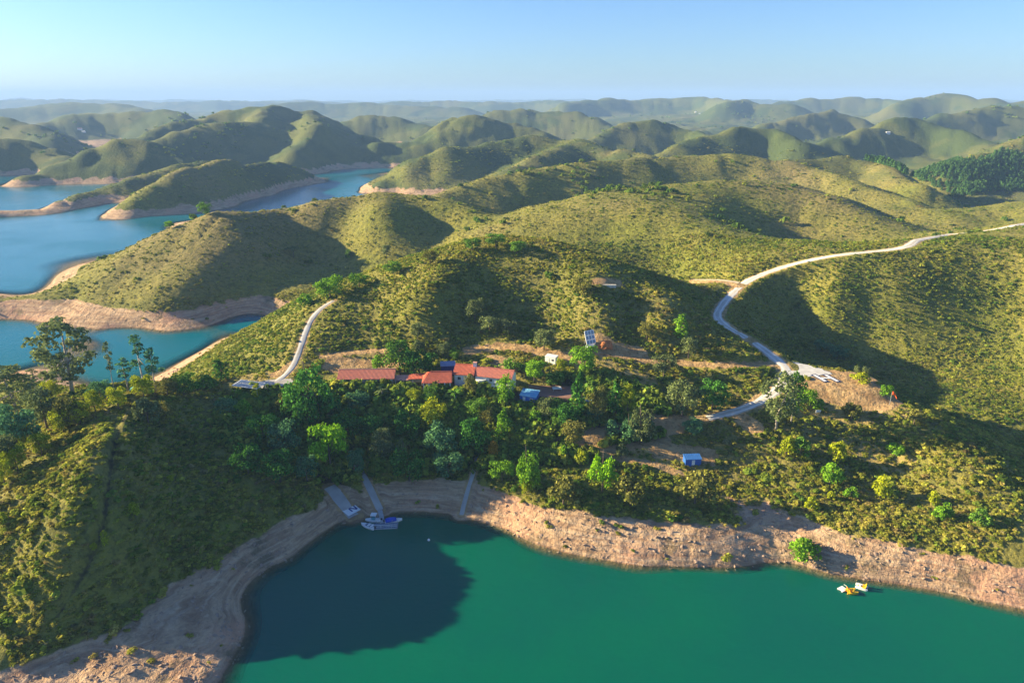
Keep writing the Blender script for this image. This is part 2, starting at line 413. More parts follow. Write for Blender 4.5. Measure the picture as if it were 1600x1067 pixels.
def leaf_mat(name, c1, c2, c3=None, trans=0.25, attr=False):
    """foliage: colour varies leaf clump by leaf clump and plant by plant"""
    if name in MATS:
        return MATS[name]
    m = bpy.data.materials.new(name); m.use_nodes = True
    nt = m.node_tree
    for n in list(nt.nodes):
        nt.nodes.remove(n)
    out = nt.nodes.new('ShaderNodeOutputMaterial')
    geo = nt.nodes.new('ShaderNodeNewGeometry')
    if attr:
        at = nt.nodes.new('ShaderNodeAttribute'); at.attribute_type = 'INSTANCER'; at.attribute_name = 'tint'
        av = nt.nodes.new('ShaderNodeAttribute'); av.attribute_type = 'INSTANCER'; av.attribute_name = 'bright'
        cr = nt.nodes.new('ShaderNodeValToRGB')
        els = cr.color_ramp.elements
        cols = attr
        els[0].position = cols[0][0]; els[0].color = (*cols[0][1], 1)
        els[1].position = cols[-1][0]; els[1].color = (*cols[-1][1], 1)
        for p, c in cols[1:-1]:
            e = els.new(p); e.color = (*c, 1)
        nt.links.new(at.outputs['Fac'], cr.inputs[0])
        br = av.outputs['Fac']
        base = cr.outputs[0]
    else:
        oi = nt.nodes.new('ShaderNodeObjectInfo')
        base = nmix(nt, oi.outputs['Random'], c1, c2)
        if c3:
            base = nmix(nt, nrange(nt, geo.outputs['Random Per Island'], 0.55, 1.0), base, c3)
        br = nmath(nt, 'MULTIPLY_ADD', oi.outputs['Random'], 0.25)
        br.node.inputs[2].default_value = 0.88
    isl = nmath(nt, 'MULTIPLY_ADD', geo.outputs['Random Per Island'], 0.7)
    isl.node.inputs[2].default_value = 0.65
    k = nmath(nt, 'MULTIPLY', isl, br)
    hv = nt.nodes.new('ShaderNodeVectorMath'); hv.operation = 'SCALE'
    nt.links.new(base, hv.inputs[0]); nt.links.new(k, hv.inputs['Scale'])
    d = nt.nodes.new('ShaderNodeBsdfDiffuse'); t = nt.nodes.new('ShaderNodeBsdfTranslucent')
    mx = nt.nodes.new('ShaderNodeMixShader'); mx.inputs[0].default_value = trans
    nt.links.new(hv.outputs[0], d.inputs[0]); nt.links.new(hv.outputs[0], t.inputs[0])
    nt.links.new(d.outputs[0], mx.inputs[1]); nt.links.new(t.outputs[0], mx.inputs[2])
    nt.links.new(mx.outputs[0], out.inputs[0])
    MATS[name] = m
    return m

# ------------------------------------------------------------------ object helpers
def tag(o, label=None, cat=None, group=None, kind=None):
    if label: o['label'] = label
    if cat: o['category'] = cat
    if group: o['group'] = group
    if kind: o['kind'] = kind
    return o

def mesh_obj(name, verts, faces, m=None, parent=None, smooth=False):
    me = bpy.data.meshes.new(name)
    me.from_pydata([tuple(v) for v in verts], [], [tuple(f) for f in faces])
    me.update()
    if smooth:
        me.polygons.foreach_set('use_smooth', np.ones(len(me.polygons), bool))
    if m is not None:
        me.materials.append(m)
    o = bpy.data.objects.new(name, me)
    COL.objects.link(o)
    if parent is not None:
        o.parent = parent
    return o

def empty(name, loc, rz=0.0):
    o = bpy.data.objects.new(name, None)
    COL.objects.link(o)
    o.empty_display_size = 0.5
    o.location = tuple(float(v) for v in loc); o.rotation_euler = (0, 0, rz)
    return o

class MB:
    """collects boxes, bars and sheets for one mesh"""
    def __init__(self):
        self.v = []; self.f = []
    def add(self, vs, fs):
        n = len(self.v)
        self.v += [tuple(float(c) for c in q) for q in vs]; self.f += [tuple(i + n for i in f) for f in fs]
        return self
    def box(self, x0, x1, y0, y1, z0, z1):
        return self.add([(x0, y0, z0), (x1, y0, z0), (x1, y1, z0), (x0, y1, z0), (x0, y0, z1), (x1, y0, z1), (x1, y1, z1), (x0, y1, z1)],
                        [(3, 2, 1, 0), (4, 5, 6, 7), (0, 1, 5, 4), (1, 2, 6, 5), (2, 3, 7, 6), (3, 0, 4, 7)])
    def tube(self, pts, rad, n=6):
        P = [Vector(p) for p in pts]
        rad = rad if isinstance(rad, (list, tuple)) else [rad] * len(P)
        rings = []
        for i, p in enumerate(P):
            d = (P[min(i + 1, len(P) - 1)] - P[max(i - 1, 0)]).normalized()
            a = d.orthogonal().normalized(); b = d.cross(a)
            rings.append([p + (a * math.cos(2 * math.pi * k / n) + b * math.sin(2 * math.pi * k / n)) * rad[i] for k in range(n)])
        vs = [v for r in rings for v in r]
        fs = [(i * n + k, i * n + (k + 1) % n, (i + 1) * n + (k + 1) % n, (i + 1) * n + k) for i in range(len(P) - 1) for k in range(n)]
        fs += [tuple(range(n - 1, -1, -1)), tuple((len(P) - 1) * n + k for k in range(n))]
        return self.add(vs, fs)
    def loft(self, rings, caps=True):
        n = len(rings[0]); vs = [v for r in rings for v in r]
        fs = [(i * n + k, i * n + (k + 1) % n, (i + 1) * n + (k + 1) % n, (i + 1) * n + k) for i in range(len(rings) - 1) for k in range(n)]
        if caps:
            fs += [tuple(range(n - 1, -1, -1)), tuple((len(rings) - 1) * n + k for k in range(n))]
        return self.add(vs, fs)
    def build(self, name, m, parent=None, smooth=False):
        return mesh_obj(name, self.v, self.f, m, parent, smooth)

# ------------------------------------------------------------------ levelled ground: roads, yards, paths
def dense(P, step=1.2):
    P = np.asarray(P, float)
    d = np.concatenate([[0], np.cumsum(np.hypot(*np.diff(P[:, :2], axis=0).T))])
    n = max(int(d[-1] / step), 2)
    t = np.linspace(0, d[-1], n)
    Q = np.stack([np.interp(t, d, P[:, i]) for i in range(P.shape[1])], 1)
    k = max(int(5 / step), 1)
    for _ in range(2):
        pad = np.concatenate([np.repeat(Q[:1], k, 0), Q, np.repeat(Q[-1:], k, 0)])
        Q2 = np.stack([np.convolve(pad[:, i], np.ones(2 * k + 1) / (2 * k + 1), 'valid') for i in range(Q.shape[1])], 1)
        Q2[0] = Q[0]; Q2[-1] = Q[-1]; Q = Q2
    return Q

def line_dist(Q, x, y):
    """distance to a polyline and the height of its nearest point"""
    best = np.full(x.shape, 1e9); zz = np.zeros(x.shape); step = max(1, len(Q) // 60)
    S = Q[::step] if (len(Q) - 1) % step == 0 else np.concatenate([Q[::step], Q[-1:]])
    for a, c in zip(S[:-1], S[1:]):
        dx, dy = c[0] - a[0], c[1] - a[1]
        t = np.clip(((x - a[0]) * dx + (y - a[1]) * dy) / (dx * dx + dy * dy + 1e-9), 0, 1)
        d = np.hypot(x - a[0] - t * dx, y - a[1] - t * dy)
        m = d < best
        best = np.where(m, d, best); zz = np.where(m, a[2] + (c[2] - a[2]) * t, zz)
    return best, zz

def near_mask(Q, pad):
    lo = Q[:, :2].min(0) - pad; hi = Q[:, :2].max(0) + pad
    return (GX > lo[0]) & (GX < hi[0]) & (GY > lo[1]) & (GY < hi[1])

def level(Q, half, blend):
    m = near_mask(Q, half + blend + 2)
    d, zz = line_dist(Q, GX[m], GY[m])
    w = 1 - sstep(half, half + blend, d)
    GZ[m] = GZ[m] * (1 - w) + zz * w

def trace(pts):
    return np.array([hit(*p) for p in pts])

M_BARE = np.zeros_like(GZ); M_DIRT = np.zeros_like(GZ); M_CLEAR = np.zeros_like(GZ); M_GRASS = np.zeros_like(GZ); M_GARDEN = np.zeros_like(GZ)
def paint(M, pts, half, soft=1.0, val=1.0, world=False):
    Q = np.asarray(pts, float) if world else dense(trace(pts), 1.5)
    m = near_mask(Q, half + soft + 3)
    d, _ = line_dist(Q, GX[m], GY[m])
    d = d + 0.55 * half * fbm(GX[m] / max(half * 1.3, 2), GY[m] / max(half * 1.3, 2), 4, 77)
    M[m] = np.maximum(M[m], val * (1 - sstep(half, half + soft, d)))

# yards first

def yard(pts, z, half, blend=6):
    Q = np.array([PZ(a, b, z) for a, b in pts])
    level(dense(Q, 2.0), half, blend)
yard([(520, 594), (640, 594), (700, 597), (800, 600)], 20.0, 6.0, 4)
yard([(815, 612), (890, 614)], 19.2, 4.5, 4)
yard([(1262, 586), (1330, 594)], 22.0, 8.0, 7)
yard([(370, 600), (440, 598)], 20.6, 4.0, 4)
ROADS = {}
def road(key, pts, width, blend=3.5, ends=None):
    Q = dense(trace(pts), 1.2)
    if ends:
        Q[:, 2] = np.interp(np.linspace(0, 1, len(Q)), [0, 1], ends)
    level(Q, width / 2 + 1.0, blend)
    ROADS[key] = (Q, width)
road('lane', [(425, 600), (447, 588), (461, 568), (468, 548), (476, 522), (486, 498), (499, 481), (512, 474), (521, 470)], 2.9)
road('ridge_road', [(1640, 343), (1590, 352), (1540, 361), (1480, 367), (1430, 376), (1420, 386), (1380, 392), (1320, 397), (1270, 405), (1230, 415), (1195, 427), (1165, 440), (1148, 455), (1130, 474), (1119, 492), (1127, 506),
               (1160, 524), (1190, 543), (1212, 560), (1229, 573), (1231, 588), (1218, 608), (1185, 630), (1145, 645), (1105, 653)], 5.0)
road('branch_track', [(1156, 442), (1130, 437), (1085, 437)], 3.0)
road('slipway', [(514, 751), (553, 806)], 4.6, 2.0, (4.6, 0.05))
road('second_slipway', [(550, 713), (566, 738), (581, 768), (594, 797)], 2.6, 2.0)
road('shore_path', [(746, 714), (744, 735), (730, 757), (721, 805)], 1.7, 2.0)
LEVEL_PATHS = [([(207, 628), (184, 676), (171, 750), (166, 820), (150, 870), (112, 930), (86, 968)], 1.5), ([(345, 335), (300, 385), (250, 435), (200, 475)], 1.6)]
for p, w in LEVEL_PATHS:
    Q = dense(trace(p), 1.5); Q[:, 2] -= 0.35
    level(Q, w * 0.3, 1.0)
for p in ([(505, 556), (560, 549), (625, 545)], [(735, 548), (800, 541), (850, 551), (905, 560)], [(935, 556), (1000, 562), (1070, 566), (1140, 574), (1205, 569)], [(1085, 654), (1000, 649), (950, 650)],
          [(912, 674), (960, 672)], [(890, 698), (960, 704), (1000, 694), (1040, 688)], [(960, 716), (1020, 722)]):
    level(dense(trace(p), 2.0), 1.6, 3.0)

# what covers the ground
_vl = 6.0 + 1.4 * fbm(GX / 18, GY / 18, 3, 41) + 0.8 * sstep(280, 420, GR) - 1.5 * sstep(-20, -45, GX) * (GR < 230)
M_BARE = np.maximum(M_BARE, 1 - sstep(_vl - 0.8, _vl + 0.8, GZ))
M_BARE *= 1 - sstep(2200, 2600, GR)
M_BARE *= 1 - sstep(60, 72, GX) * sstep(190, 202, GY + 0.38 * (GX - 72)) * (GR < 600)
for p, h in (([(505, 556), (560, 549), (625, 545)], 1.5), ([(735, 548), (800, 541), (850, 551), (905, 560)], 2.6), ([(520, 570), (620, 568)], 3.0),
             ([(770, 560), (800, 572)], 2.0), ([(935, 549), (1000, 556)], 2.6), ([(1000, 562), (1070, 566), (1140, 574), (1205, 569)], 1.7), ([(1085, 654), (1000, 649), (950, 650)], 1.4),
             ([(905, 676), (965, 673)], 2.4), ([(1030, 702), (1105, 712)], 2.6), ([(1000, 665), (1060, 668)], 1.8), ([(870, 690), (930, 690)], 1.5), ([(890, 698), (960, 704), (1000, 694), (1040, 688)], 1.2), ([(960, 716), (1020, 722), (1060, 740)], 0.9), ([(1240, 600), (1300, 612), (1380, 625)], 4.5),
             ([(1290, 588), (1340, 592)], 6.0), ([(1320, 600), (1390, 620)], 4.0), ([(930, 440), (965, 442)], 1.5), ([(935, 535), (955, 548)], 2.5), ([(430, 585), (452, 572)], 1.5),
             ([(1160, 655), (1180, 668)], 2.0), ([(1085, 439), (1150, 444)], 2.5)):
    paint(M_DIRT, p, h, 1.4)
for p, h in (([(930, 700), (1080, 720)], 3), ([(1330, 700), (1400, 722)], 3), ([(1240, 630), (1390, 636)], 4), ([(540, 560), (620, 560)], 4), ([(900, 570), (1000, 600)], 5), ([(440, 580), (400, 588)], 3)):
    paint(M_GRASS, p, h, 3.0)
for (Q, w) in ROADS.values():
    paint(M_DIRT, Q, w / 2 + 0.2, 0.8, 0.6, world=True)
    paint(M_CLEAR, Q, w / 2 + 0.6, 0.6, 1.0, world=True)
for p, w in LEVEL_PATHS:
    paint(M_GARDEN, p, 0.35, 0.5, 0.55); paint(M_CLEAR, p, 0.75, 0.5)
for p, h in (([(520, 592), (640, 592), (700, 595), (800, 598)], 6.5), ([(805, 612), (895, 614)], 6), ([(1225, 572), (1300, 588), (1320, 594)], 5.5), ([(370, 602), (450, 598)], 4.5)):
    paint(M_CLEAR, p, h, 1.0)
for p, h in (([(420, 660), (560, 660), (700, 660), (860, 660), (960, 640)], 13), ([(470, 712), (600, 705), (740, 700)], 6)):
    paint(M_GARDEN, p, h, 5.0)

# ------------------------------------------------------------------ terrain sheet
def polar_mesh(name, X, Y, Z, m, attrs=(), keep=None):
    nr, na = X.shape
    i = np.arange(nr * na).reshape(nr, na)
    F = np.stack([i[:-1, :-1], i[1:, :-1], i[1:, 1:], i[:-1, 1:]], -1).reshape(-1, 4)[:, ::-1]
    V = np.stack([X, Y, Z], -1).reshape(-1, 3)
    if keep is not None:
        F = F[keep.ravel()[F].any(1)]
        u, inv = np.unique(F, return_inverse=True)
        V = V[u]; F = inv.reshape(-1, 4); sel = u
    else:
        sel = slice(None)
    me = bpy.data.meshes.new(name)
    me.vertices.add(len(V)); me.vertices.foreach_set('co', V.astype(np.float32).ravel())
    me.loops.add(F.size); me.loops.foreach_set('vertex_index', np.ascontiguousarray(F, dtype=np.int32).ravel())
    me.polygons.add(len(F)); me.polygons.foreach_set('loop_start', (np.arange(len(F)) * 4).astype(np.int32))
    me.update(calc_edges=True)
    me.polygons.foreach_set('use_smooth', np.ones(len(F), bool))
    for nm, A in attrs:
        a = me.attributes.new(nm, 'FLOAT', 'POINT'); a.data.foreach_set('value', A.ravel()[sel].astype(np.float32))
    me.materials.append(m)
    o = bpy.data.objects.new(name, me); COL.objects.link(o)
    return o

def terrain_material():
    m = bpy.data.materials.new('hillside_ground'); m.use_nodes = True
    nt = m.node_tree; b = nt.nodes['Principled BSDF']
    b.inputs['Roughness'].default_value = 0.95; b.inputs['Specular IOR Level'].default_value = 0.1
    geo = nt.nodes.new('ShaderNodeNewGeometry'); pos = geo.outputs['Position']
    def attr(n):
        a = nt.nodes.new('ShaderNodeAttribute'); a.attribute_name = n
        return a.outputs['Fac']
    n_big = nnoise(nt, pos, 0.006, 4); n_mid = nnoise(nt, pos, 0.03, 5); n_fine = nnoise(nt, pos, 0.35, 5, 0.65)
    scrub = nmix(nt, nrange(nt, n_mid, 0.38, 0.62), (0.180, 0.190, 0.030), (0.240, 0.218, 0.043))
    scrub = nmix(nt, nrange(nt, n_big, 0.45, 0.70), scrub, (0.235, 0.185, 0.075))
    scrub = nmix(nt, nrange(nt, n_fine, 0.42, 0.70), scrub, (0.100, 0.105, 0.028))
    # larger land cover: tan fields, terrace lines and darker thickets
    sp = nt.nodes.new('ShaderNodeSeparateXYZ'); nt.links.new(pos, sp.inputs[0])
    n_land = nnoise(nt, pos, 0.0042, 5, 0.6)
    far = nrange(nt, sp.outputs[1], 450.0, 900.0)
    tan = nmath(nt, 'MULTIPLY', nrange(nt, n_land, 0.53, 0.62), far)
    scrub = nmix(nt, nmath(nt, 'MULTIPLY', tan, 0.5), scrub, (0.27, 0.195, 0.10))
    scrub = nmix(nt, nmath(nt, 'MULTIPLY', nrange(nt, sp.outputs[1], 600.0, 1200.0), 0.72), scrub, (0.080, 0.102, 0.032))
    wv = nmath(nt, 'SINE', nmath(nt, 'ADD', nmath(nt, 'MULTIPLY', sp.outputs[2], 1.5), nmath(nt, 'MULTIPLY', n_mid, 9.0)))
    scrub = nmix(nt, nmath(nt, 'MULTIPLY', nmath(nt, 'MULTIPLY', nrange(nt, wv, 0.2, 0.9), tan), 0.55), scrub, (0.14, 0.14, 0.05))
    wood = nmath(nt, 'MULTIPLY', nrange(nt, nnoise(nt, pos, 0.0065, 6, 0.62), 0.46, 0.56), far)
    scrub = nmix(nt, nmath(nt, 'MULTIPLY', wood, 0.85), scrub, (0.055, 0.085, 0.026))
    # bare bank: tilted beds of schist, seen as streaks
    mp = nt.nodes.new('ShaderNodeMapping'); mp.inputs['Rotation'].default_value = (0.5, 0.35, 0.4); mp.inputs['Scale'].default_value = (0.10, 0.10, 1.6)
    nt.links.new(pos, mp.inputs[0])
    beds = nnoise(nt, mp.outputs[0], 1.0, 6, 0.65)
    bare = nmix(nt, nrange(nt, beds, 0.36, 0.62), (0.310, 0.190, 0.115), (0.510, 0.345, 0.210))
    bare = nmix(nt, nrange(nt, n_mid, 0.50, 0.68), bare, (0.52, 0.285, 0.180))
    bare = nmix(nt, nrange(nt, n_fine, 0.55, 0.75), bare, (0.56, 0.41, 0.27))
    bare = nmix(nt, nmath(nt, 'MULTIPLY', nrange(nt, nnoise(nt, pos, 0.09, 5, 0.7), 0.56, 0.66), 0.7), bare, (0.125, 0.105, 0.060))
    m2 = nt.nodes.new('ShaderNodeMapping'); m2.inputs['Scale'].default_value = (0.05, 0.05, 3.2); nt.links.new(pos, m2.inputs[0])
    lines = nnoise(nt, m2.outputs[0], 1.0, 4, 0.6)     # old waterlines left as the level fell
    bare = nmix(nt, nmath(nt, 'MULTIPLY', nrange(nt, lines, 0.52, 0.66), 0.42), bare, (0.56, 0.43, 0.31))
    bare = nmix(nt, nmath(nt, 'MULTIPLY', nrange(nt, lines, 0.46, 0.34), 0.3), bare, (0.23, 0.15, 0.11))
    wet = nrange(nt, sp.outputs[2], 0.35, -0.1)
    bare = nmix(nt, nmath(nt, 'MULTIPLY', wet, 0.65), bare, (0.12, 0.072, 0.04))
    dirt = nmix(nt, nrange(nt, n_fine, 0.35, 0.65), (0.34, 0.205, 0.095), (0.47, 0.315, 0.155))
    grass = nmix(nt, nrange(nt, n_fine, 0.35, 0.65), (0.30, 0.235, 0.075), (0.40, 0.30, 0.11))
    def edge(a):                       # ragged edges where covers meet
        e = nmath(nt, 'ADD', a, nmath(nt, 'MULTIPLY', nmath(nt, 'SUBTRACT', n_fine, 0.5), 0.9))
        return nrange(nt, e, 0.35, 0.65)
    c = nmix(nt, edge(attr('bare')), scrub, bare)
    c = nmix(nt, edge(attr('grass')), c, grass)
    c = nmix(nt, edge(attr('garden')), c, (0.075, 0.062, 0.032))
    c = nmix(nt, edge(attr('dirt')), c, dirt)
    c = nmix(nt, nmath(nt, 'MULTIPLY', nrange(nt, nnoise(nt, pos, 0.9, 3, 0.7), 0.52, 0.66), nmath(nt, 'SUBTRACT', 0.55, nmath(nt, 'MULTIPLY', attr('bare'), 0.4))), c, (0.050, 0.060, 0.020))
    nt.links.new(c, b.inputs['Base Color'])
    bp = nt.nodes.new('ShaderNodeBump'); bp.inputs['Strength'].default_value = 0.9; bp.inputs['Distance'].default_value = 0.6
    h = nmath(nt, 'ADD', nmath(nt, 'MULTIPLY', n_fine, 1.2), nmath(nt, 'MULTIPLY', beds, 1.3))
    nt.links.new(h, bp.inputs['Height'])
    b2 = nt.nodes.new('ShaderNodeBump'); b2.inputs['Strength'].default_value = 0.55; b2.inputs['Distance'].default_value = 2.0
    nt.links.new(nnoise(nt, pos, 0.28, 5, 0.65), b2.inputs['Height']); nt.links.new(bp.outputs[0], b2.inputs['Normal']); nt.links.new(b2.outputs[0], b.inputs['Normal'])
    return m

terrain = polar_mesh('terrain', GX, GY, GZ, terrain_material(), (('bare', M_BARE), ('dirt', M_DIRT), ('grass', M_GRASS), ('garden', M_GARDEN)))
tag(terrain, 'scrub covered hills around the reservoir', kind='structure')

# ------------------------------------------------------------------ water
def water_material():
    m = bpy.data.materials.new('reservoir_water'); m.use_nodes = True
    nt = m.node_tree; b = nt.nodes['Principled BSDF']; out = nt.nodes['Material Output']
    geo = nt.nodes.new('ShaderNodeNewGeometry'); pos = geo.outputs['Position']
    n1 = nnoise(nt, pos, 0.02, 3)
    body = nmix(nt, nrange(nt, n1, 0.35, 0.65), (0.0, 0.104, 0.060), (0.0, 0.088, 0.064))
    spw = nt.nodes.new('ShaderNodeSeparateXYZ'); nt.links.new(pos, spw.inputs[0])
    body = nmix(nt, nrange(nt, spw.outputs[1], 215.0, 330.0), body, (0.0, 0.120, 0.165))   # blue of sky reflection and haze painted into the far lake's body colour
    nt.links.new(body, b.inputs['Base Color'])
    nt.links.new(nrange(nt, nnoise(nt, pos, 0.012, 4, 0.6), 0.4, 0.62, 0.08, 0.22), b.inputs['Roughness'])     # wind patches
    b.inputs['IOR'].default_value = 1.333; b.inputs['Specular IOR Level'].default_value = 0.28
    mp = nt.nodes.new('ShaderNodeMapping'); mp.inputs['Scale'].default_value = (0.5, 1.0, 1.0); nt.links.new(pos, mp.inputs[0])
    bp = nt.nodes.new('ShaderNodeBump'); bp.inputs['Strength'].default_value = 0.42; bp.inputs['Distance'].default_value = 0.3
    nt.links.new(nnoise(nt, mp.outputs[0], 0.55, 4, 0.6), bp.inputs['Height']); nt.links.new(bp.outputs[0], b.inputs['Normal'])
    at = nt.nodes.new('ShaderNodeAttribute'); at.attribute_name = 'depth'
    tr = nt.nodes.new('ShaderNodeBsdfTransparent'); tr.inputs[0].default_value = (0.86, 0.92, 0.86, 1)
    mx = nt.nodes.new('ShaderNodeMixShader')
    nt.links.new(nrange(nt, at.outputs['Fac'], 0.0, 3.2, 0.08, 1.0), mx.inputs[0])
    nt.links.new(tr.outputs[0], mx.inputs[1]); nt.links.new(b.outputs[0], mx.inputs[2])
    nt.links.new(mx.outputs[0], out.inputs[0])
    return m

_wi = np.unique(np.concatenate([np.arange(0, NR, 2), [NR - 1]])); _wj = np.unique(np.concatenate([np.arange(0, NAZ, 2), [NAZ - 1]]))
_sub = np.ix_(_wi, _wj)
_wz = GZ[_sub]
water = polar_mesh('water', GX[_sub], GY[_sub], np.zeros_like(_wz), water_material(), (('depth', -_wz),), keep=(_wz < 0.25) & (GR[_sub] < 1700))
# the cove goes on towards and behind the camera
_me = water.data
bm = bmesh.new(); bm.from_mesh(_me)
lay = bm.verts.layers.float['depth']
def _wv(x, y):
    v = bm.verts.new((x, y, 0.0)); v[lay] = 12.0
    return v
_arc = [(R[0] * math.sin(a), R[0] * math.cos(a)) for a in np.linspace(AZ0, AZ1, 40)]
_in = [_wv(*p) for p in _arc]
_back = [_wv(-900 + 1800 * t, -900.0) for t in np.linspace(0, 1, 40)]
for i in range(39):
    bm.faces.new((_in[i], _back[i], _back[i + 1], _in[i + 1]))
bm.normal_update()
for f in bm.faces:
    f.smooth = True
    if f.normal.z < 0:
        f.normal_flip()
bm.to_mesh(_me); bm.free()
tag(water, 'green reservoir water', kind='structure')

# ------------------------------------------------------------------ roads and paths as sheets a hand above the levelled ground
def ribbon(name, key, m, lift=0.10, label=None):
    Q, w = ROADS[key]
    T = np.gradient(Q[:, :2], axis=0); T /= np.maximum(np.hypot(T[:, 0], T[:, 1])[:, None], 1e-6)
    N = np.stack([-T[:, 1], T[:, 0]], 1)
    cols = [-0.5, -0.3, 0.0, 0.3, 0.5]
    crown = [-0.25, 0.0, 0.03, 0.0, -0.25]
    vs = []; fs = []
    for i in range(len(Q)):
        e = 1 + 0.10 * math.sin(i * 0.7) * math.sin(i * 0.23)
        for c, k in zip(cols, crown):
            x, y = Q[i, :2] + N[i] * w * c * e
            vs.append((x, y, Q[i, 2] + lift + k))
    for i in range(len(Q) - 1):
        for j in range(4):
            a = i * 5 + j
            fs.append((a, a + 1, a + 6, a + 5))
    o = mesh_obj(name, vs, [f[::-1] for f in fs], m, smooth=True)
    at = o.data.attributes.new('across', 'FLOAT', 'POINT'); at.data.foreach_set('value', np.tile(np.array(cols, np.float32), len(Q)))
    return tag(o, label, kind='structure')
def road_material(name, base, track, verge, rut=1.0):
    m = bpy.data.materials.new(name); m.use_nodes = True
    nt = m.node_tree; b = nt.nodes['Principled BSDF']; b.inputs['Roughness'].default_value = 0.95; b.inputs['Specular IOR Level'].default_value = 0.15
    pos = nt.nodes.new('ShaderNodeNewGeometry').outputs['Position']
    a = nt.nodes.new('ShaderNodeAttribute'); a.attribute_name = 'across'
    u = nmath(nt, 'ABSOLUTE', nmath(nt, 'ADD', a.outputs['Fac'], nmath(nt, 'MULTIPLY', nmath(nt, 'SUBTRACT', nnoise(nt, pos, 0.12, 2), 0.5), 0.18)))
    n1 = nnoise(nt, pos, 0.5, 5, 0.65); n2 = nnoise(nt, pos, 0.07, 3)
    c = nmix(nt, nrange(nt, n1, 0.35, 0.65), base, tuple(v * 0.78 for v in base))
    c = nmix(nt, nrange(nt, n2, 0.45, 0.65), c, tuple(v * 0.85 for v in track))
    wheel = nrange(nt, nmath(nt, 'ABSOLUTE', nmath(nt, 'SUBTRACT', u, 0.2)), 0.09, 0.03)
    c = nmix(nt, nmath(nt, 'MULTIPLY', wheel, rut), c, track)
    edge = nrange(nt, nmath(nt, 'ADD', u, nmath(nt, 'MULTIPLY', nmath(nt, 'SUBTRACT', n1, 0.5), 0.35)), 0.36, 0.47)
    c = nmix(nt, edge, c, verge)
    nt.links.new(c, b.inputs['Base Color'])
    return m
concrete = mat('pale_concrete', (0.46, 0.43, 0.40), 0.9, 0.35, 0.25, coord='Object')
gravel = mat('pale_gravel', (0.62, 0.60, 0.57), 0.95, 0.3, 0.5)
dusty = mat('dusty_track', (0.56, 0.46, 0.33), 0.95, 0.3, 0.4)
lane_m = road_material('worn_lane', (0.40, 0.38, 0.36), (0.54, 0.53, 0.52), (0.34, 0.25, 0.13), 0.8)
gravel_m = road_material('rutted_gravel', (0.50, 0.46, 0.40), (0.68, 0.65, 0.60), (0.38, 0.30, 0.17), 0.9)
ribbon('concrete_lane', 'lane', lane_m, label='pale lane climbing over the saddle')
ribbon('ridge_road', 'ridge_road', gravel_m, label='pale gravel road along the crest to the helipad')
ribbon('branch_track', 'branch_track', dusty, 0.14, label='short dusty track leaving the road')
ribbon('slipway', 'slipway', concrete, label='wide concrete slipway into the cove')
ribbon('slipway', 'second_slipway', concrete, label='narrow ramp down to the pontoon')
ribbon('shore_path', 'shore_path', concrete, label='stepped pale path down the bank')
def patch(name, pts, z, m, label):
    P = [PZ(a, b, z) for a, b in pts]
    c = np.mean(P, axis=0)
    vs = []; n = 40
    ring = []
    for i in range(len(P)):
        a, d = P[i], P[(i + 1) % len(P)]
        for t in np.linspace(0, 1, 6, endpoint=False):
            q = a + (d - a) * t
            q = q + (q - c) * 0.05 * math.sin(len(ring) * 1.7)
            ring.append(q)
    vs = [(q[0], q[1], z) for q in ring] + [(q[0], q[1], z - 0.5) for q in ring]
    k = len(ring)
    o = mesh_obj(name, vs, [tuple(range(k))] + [(i, i + k, (i + 1) % k + k, (i + 1) % k) for i in range(k)], m)
    o.data.update()
    if o.data.polygons[0].normal.z < 0:
        o.data.flip_normals()
    return tag(o, label, kind='structure')
patch('helipad_apron', [(1216, 560), (1250, 567), (1283, 576), (1302, 584), (1272, 587), (1252, 590), (1240, 597), (1230, 590)], 22.14, gravel, 'grey gravel apron beside the helipad')
patch('paved_terrace', [(806, 603), (850, 598), (893, 604), (895, 622), (850, 620), (812, 615)], 19.35, mat('red_paving', (0.30, 0.165, 0.125), 0.9, 0.3, 0.8), 'reddish paved terrace beside the white house')
patch('forecourt', [(392, 598), (425, 593), (455, 590), (458, 598), (430, 606), (405, 608)], 20.76, concrete, 'pale forecourt at the end of the lane')
# ------------------------------------------------------------------ foliage shapes
def leaf_cloud(centres, radii, per, size, rng, squash=0.8, flat=0.5, fill=0.25):
    """quads spread through lobes: most on the shell, some inside"""
    V = []; 
    for (c, r, n) in zip(centres, radii, per):
        d = rng.normal(size=(n, 3)); d /= np.linalg.norm(d, axis=1)[:, None]
        d[:, 2] = np.where(d[:, 2] < -0.35, -d[:, 2], d[:, 2])
        rad = r * np.where(rng.random(n) < fill, rng.uniform(0.2, 0.8, n), rng.uniform(0.8, 1.08, n))
        p = c + d * rad[:, None] * np.array([1, 1, squash])
        nn = d * flat + rng.normal(size=(n, 3)) * (1 - flat) * 0.8; nn /= np.linalg.norm(nn, axis=1)[:, None]
        a = np.cross(nn, rng.normal(size=(n, 3))); a /= np.linalg.norm(a, axis=1)[:, None]
        b = np.cross(nn, a)
        s = size * rng.uniform(0.6, 1.35, n)[:, None]
        V.append(np.stack([p - a * s * 0.5 - b * s * 0.28, p + a * s * 0.15 - b * s * 0.5, p + a * s * 0.55 + b * s * 0.2, p - a * s * 0.1 + b * s * 0.5], 1))
    return np.concatenate(V).reshape(-1, 3)

def quads_mesh(name, V, m):
    me = bpy.data.meshes.new(name)
    n = len(V) // 4
    me.vertices.add(len(V)); me.vertices.foreach_set('co', V.astype(np.float32).ravel())
    me.loops.add(len(V)); me.loops.foreach_set('vertex_index', np.arange(len(V), dtype=np.int32))
    me.polygons.add(n); me.polygons.foreach_set('loop_start', (np.arange(n) * 4).astype(np.int32))
    me.update(calc_edges=True)
    if m: me.materials.append(m)
    return me

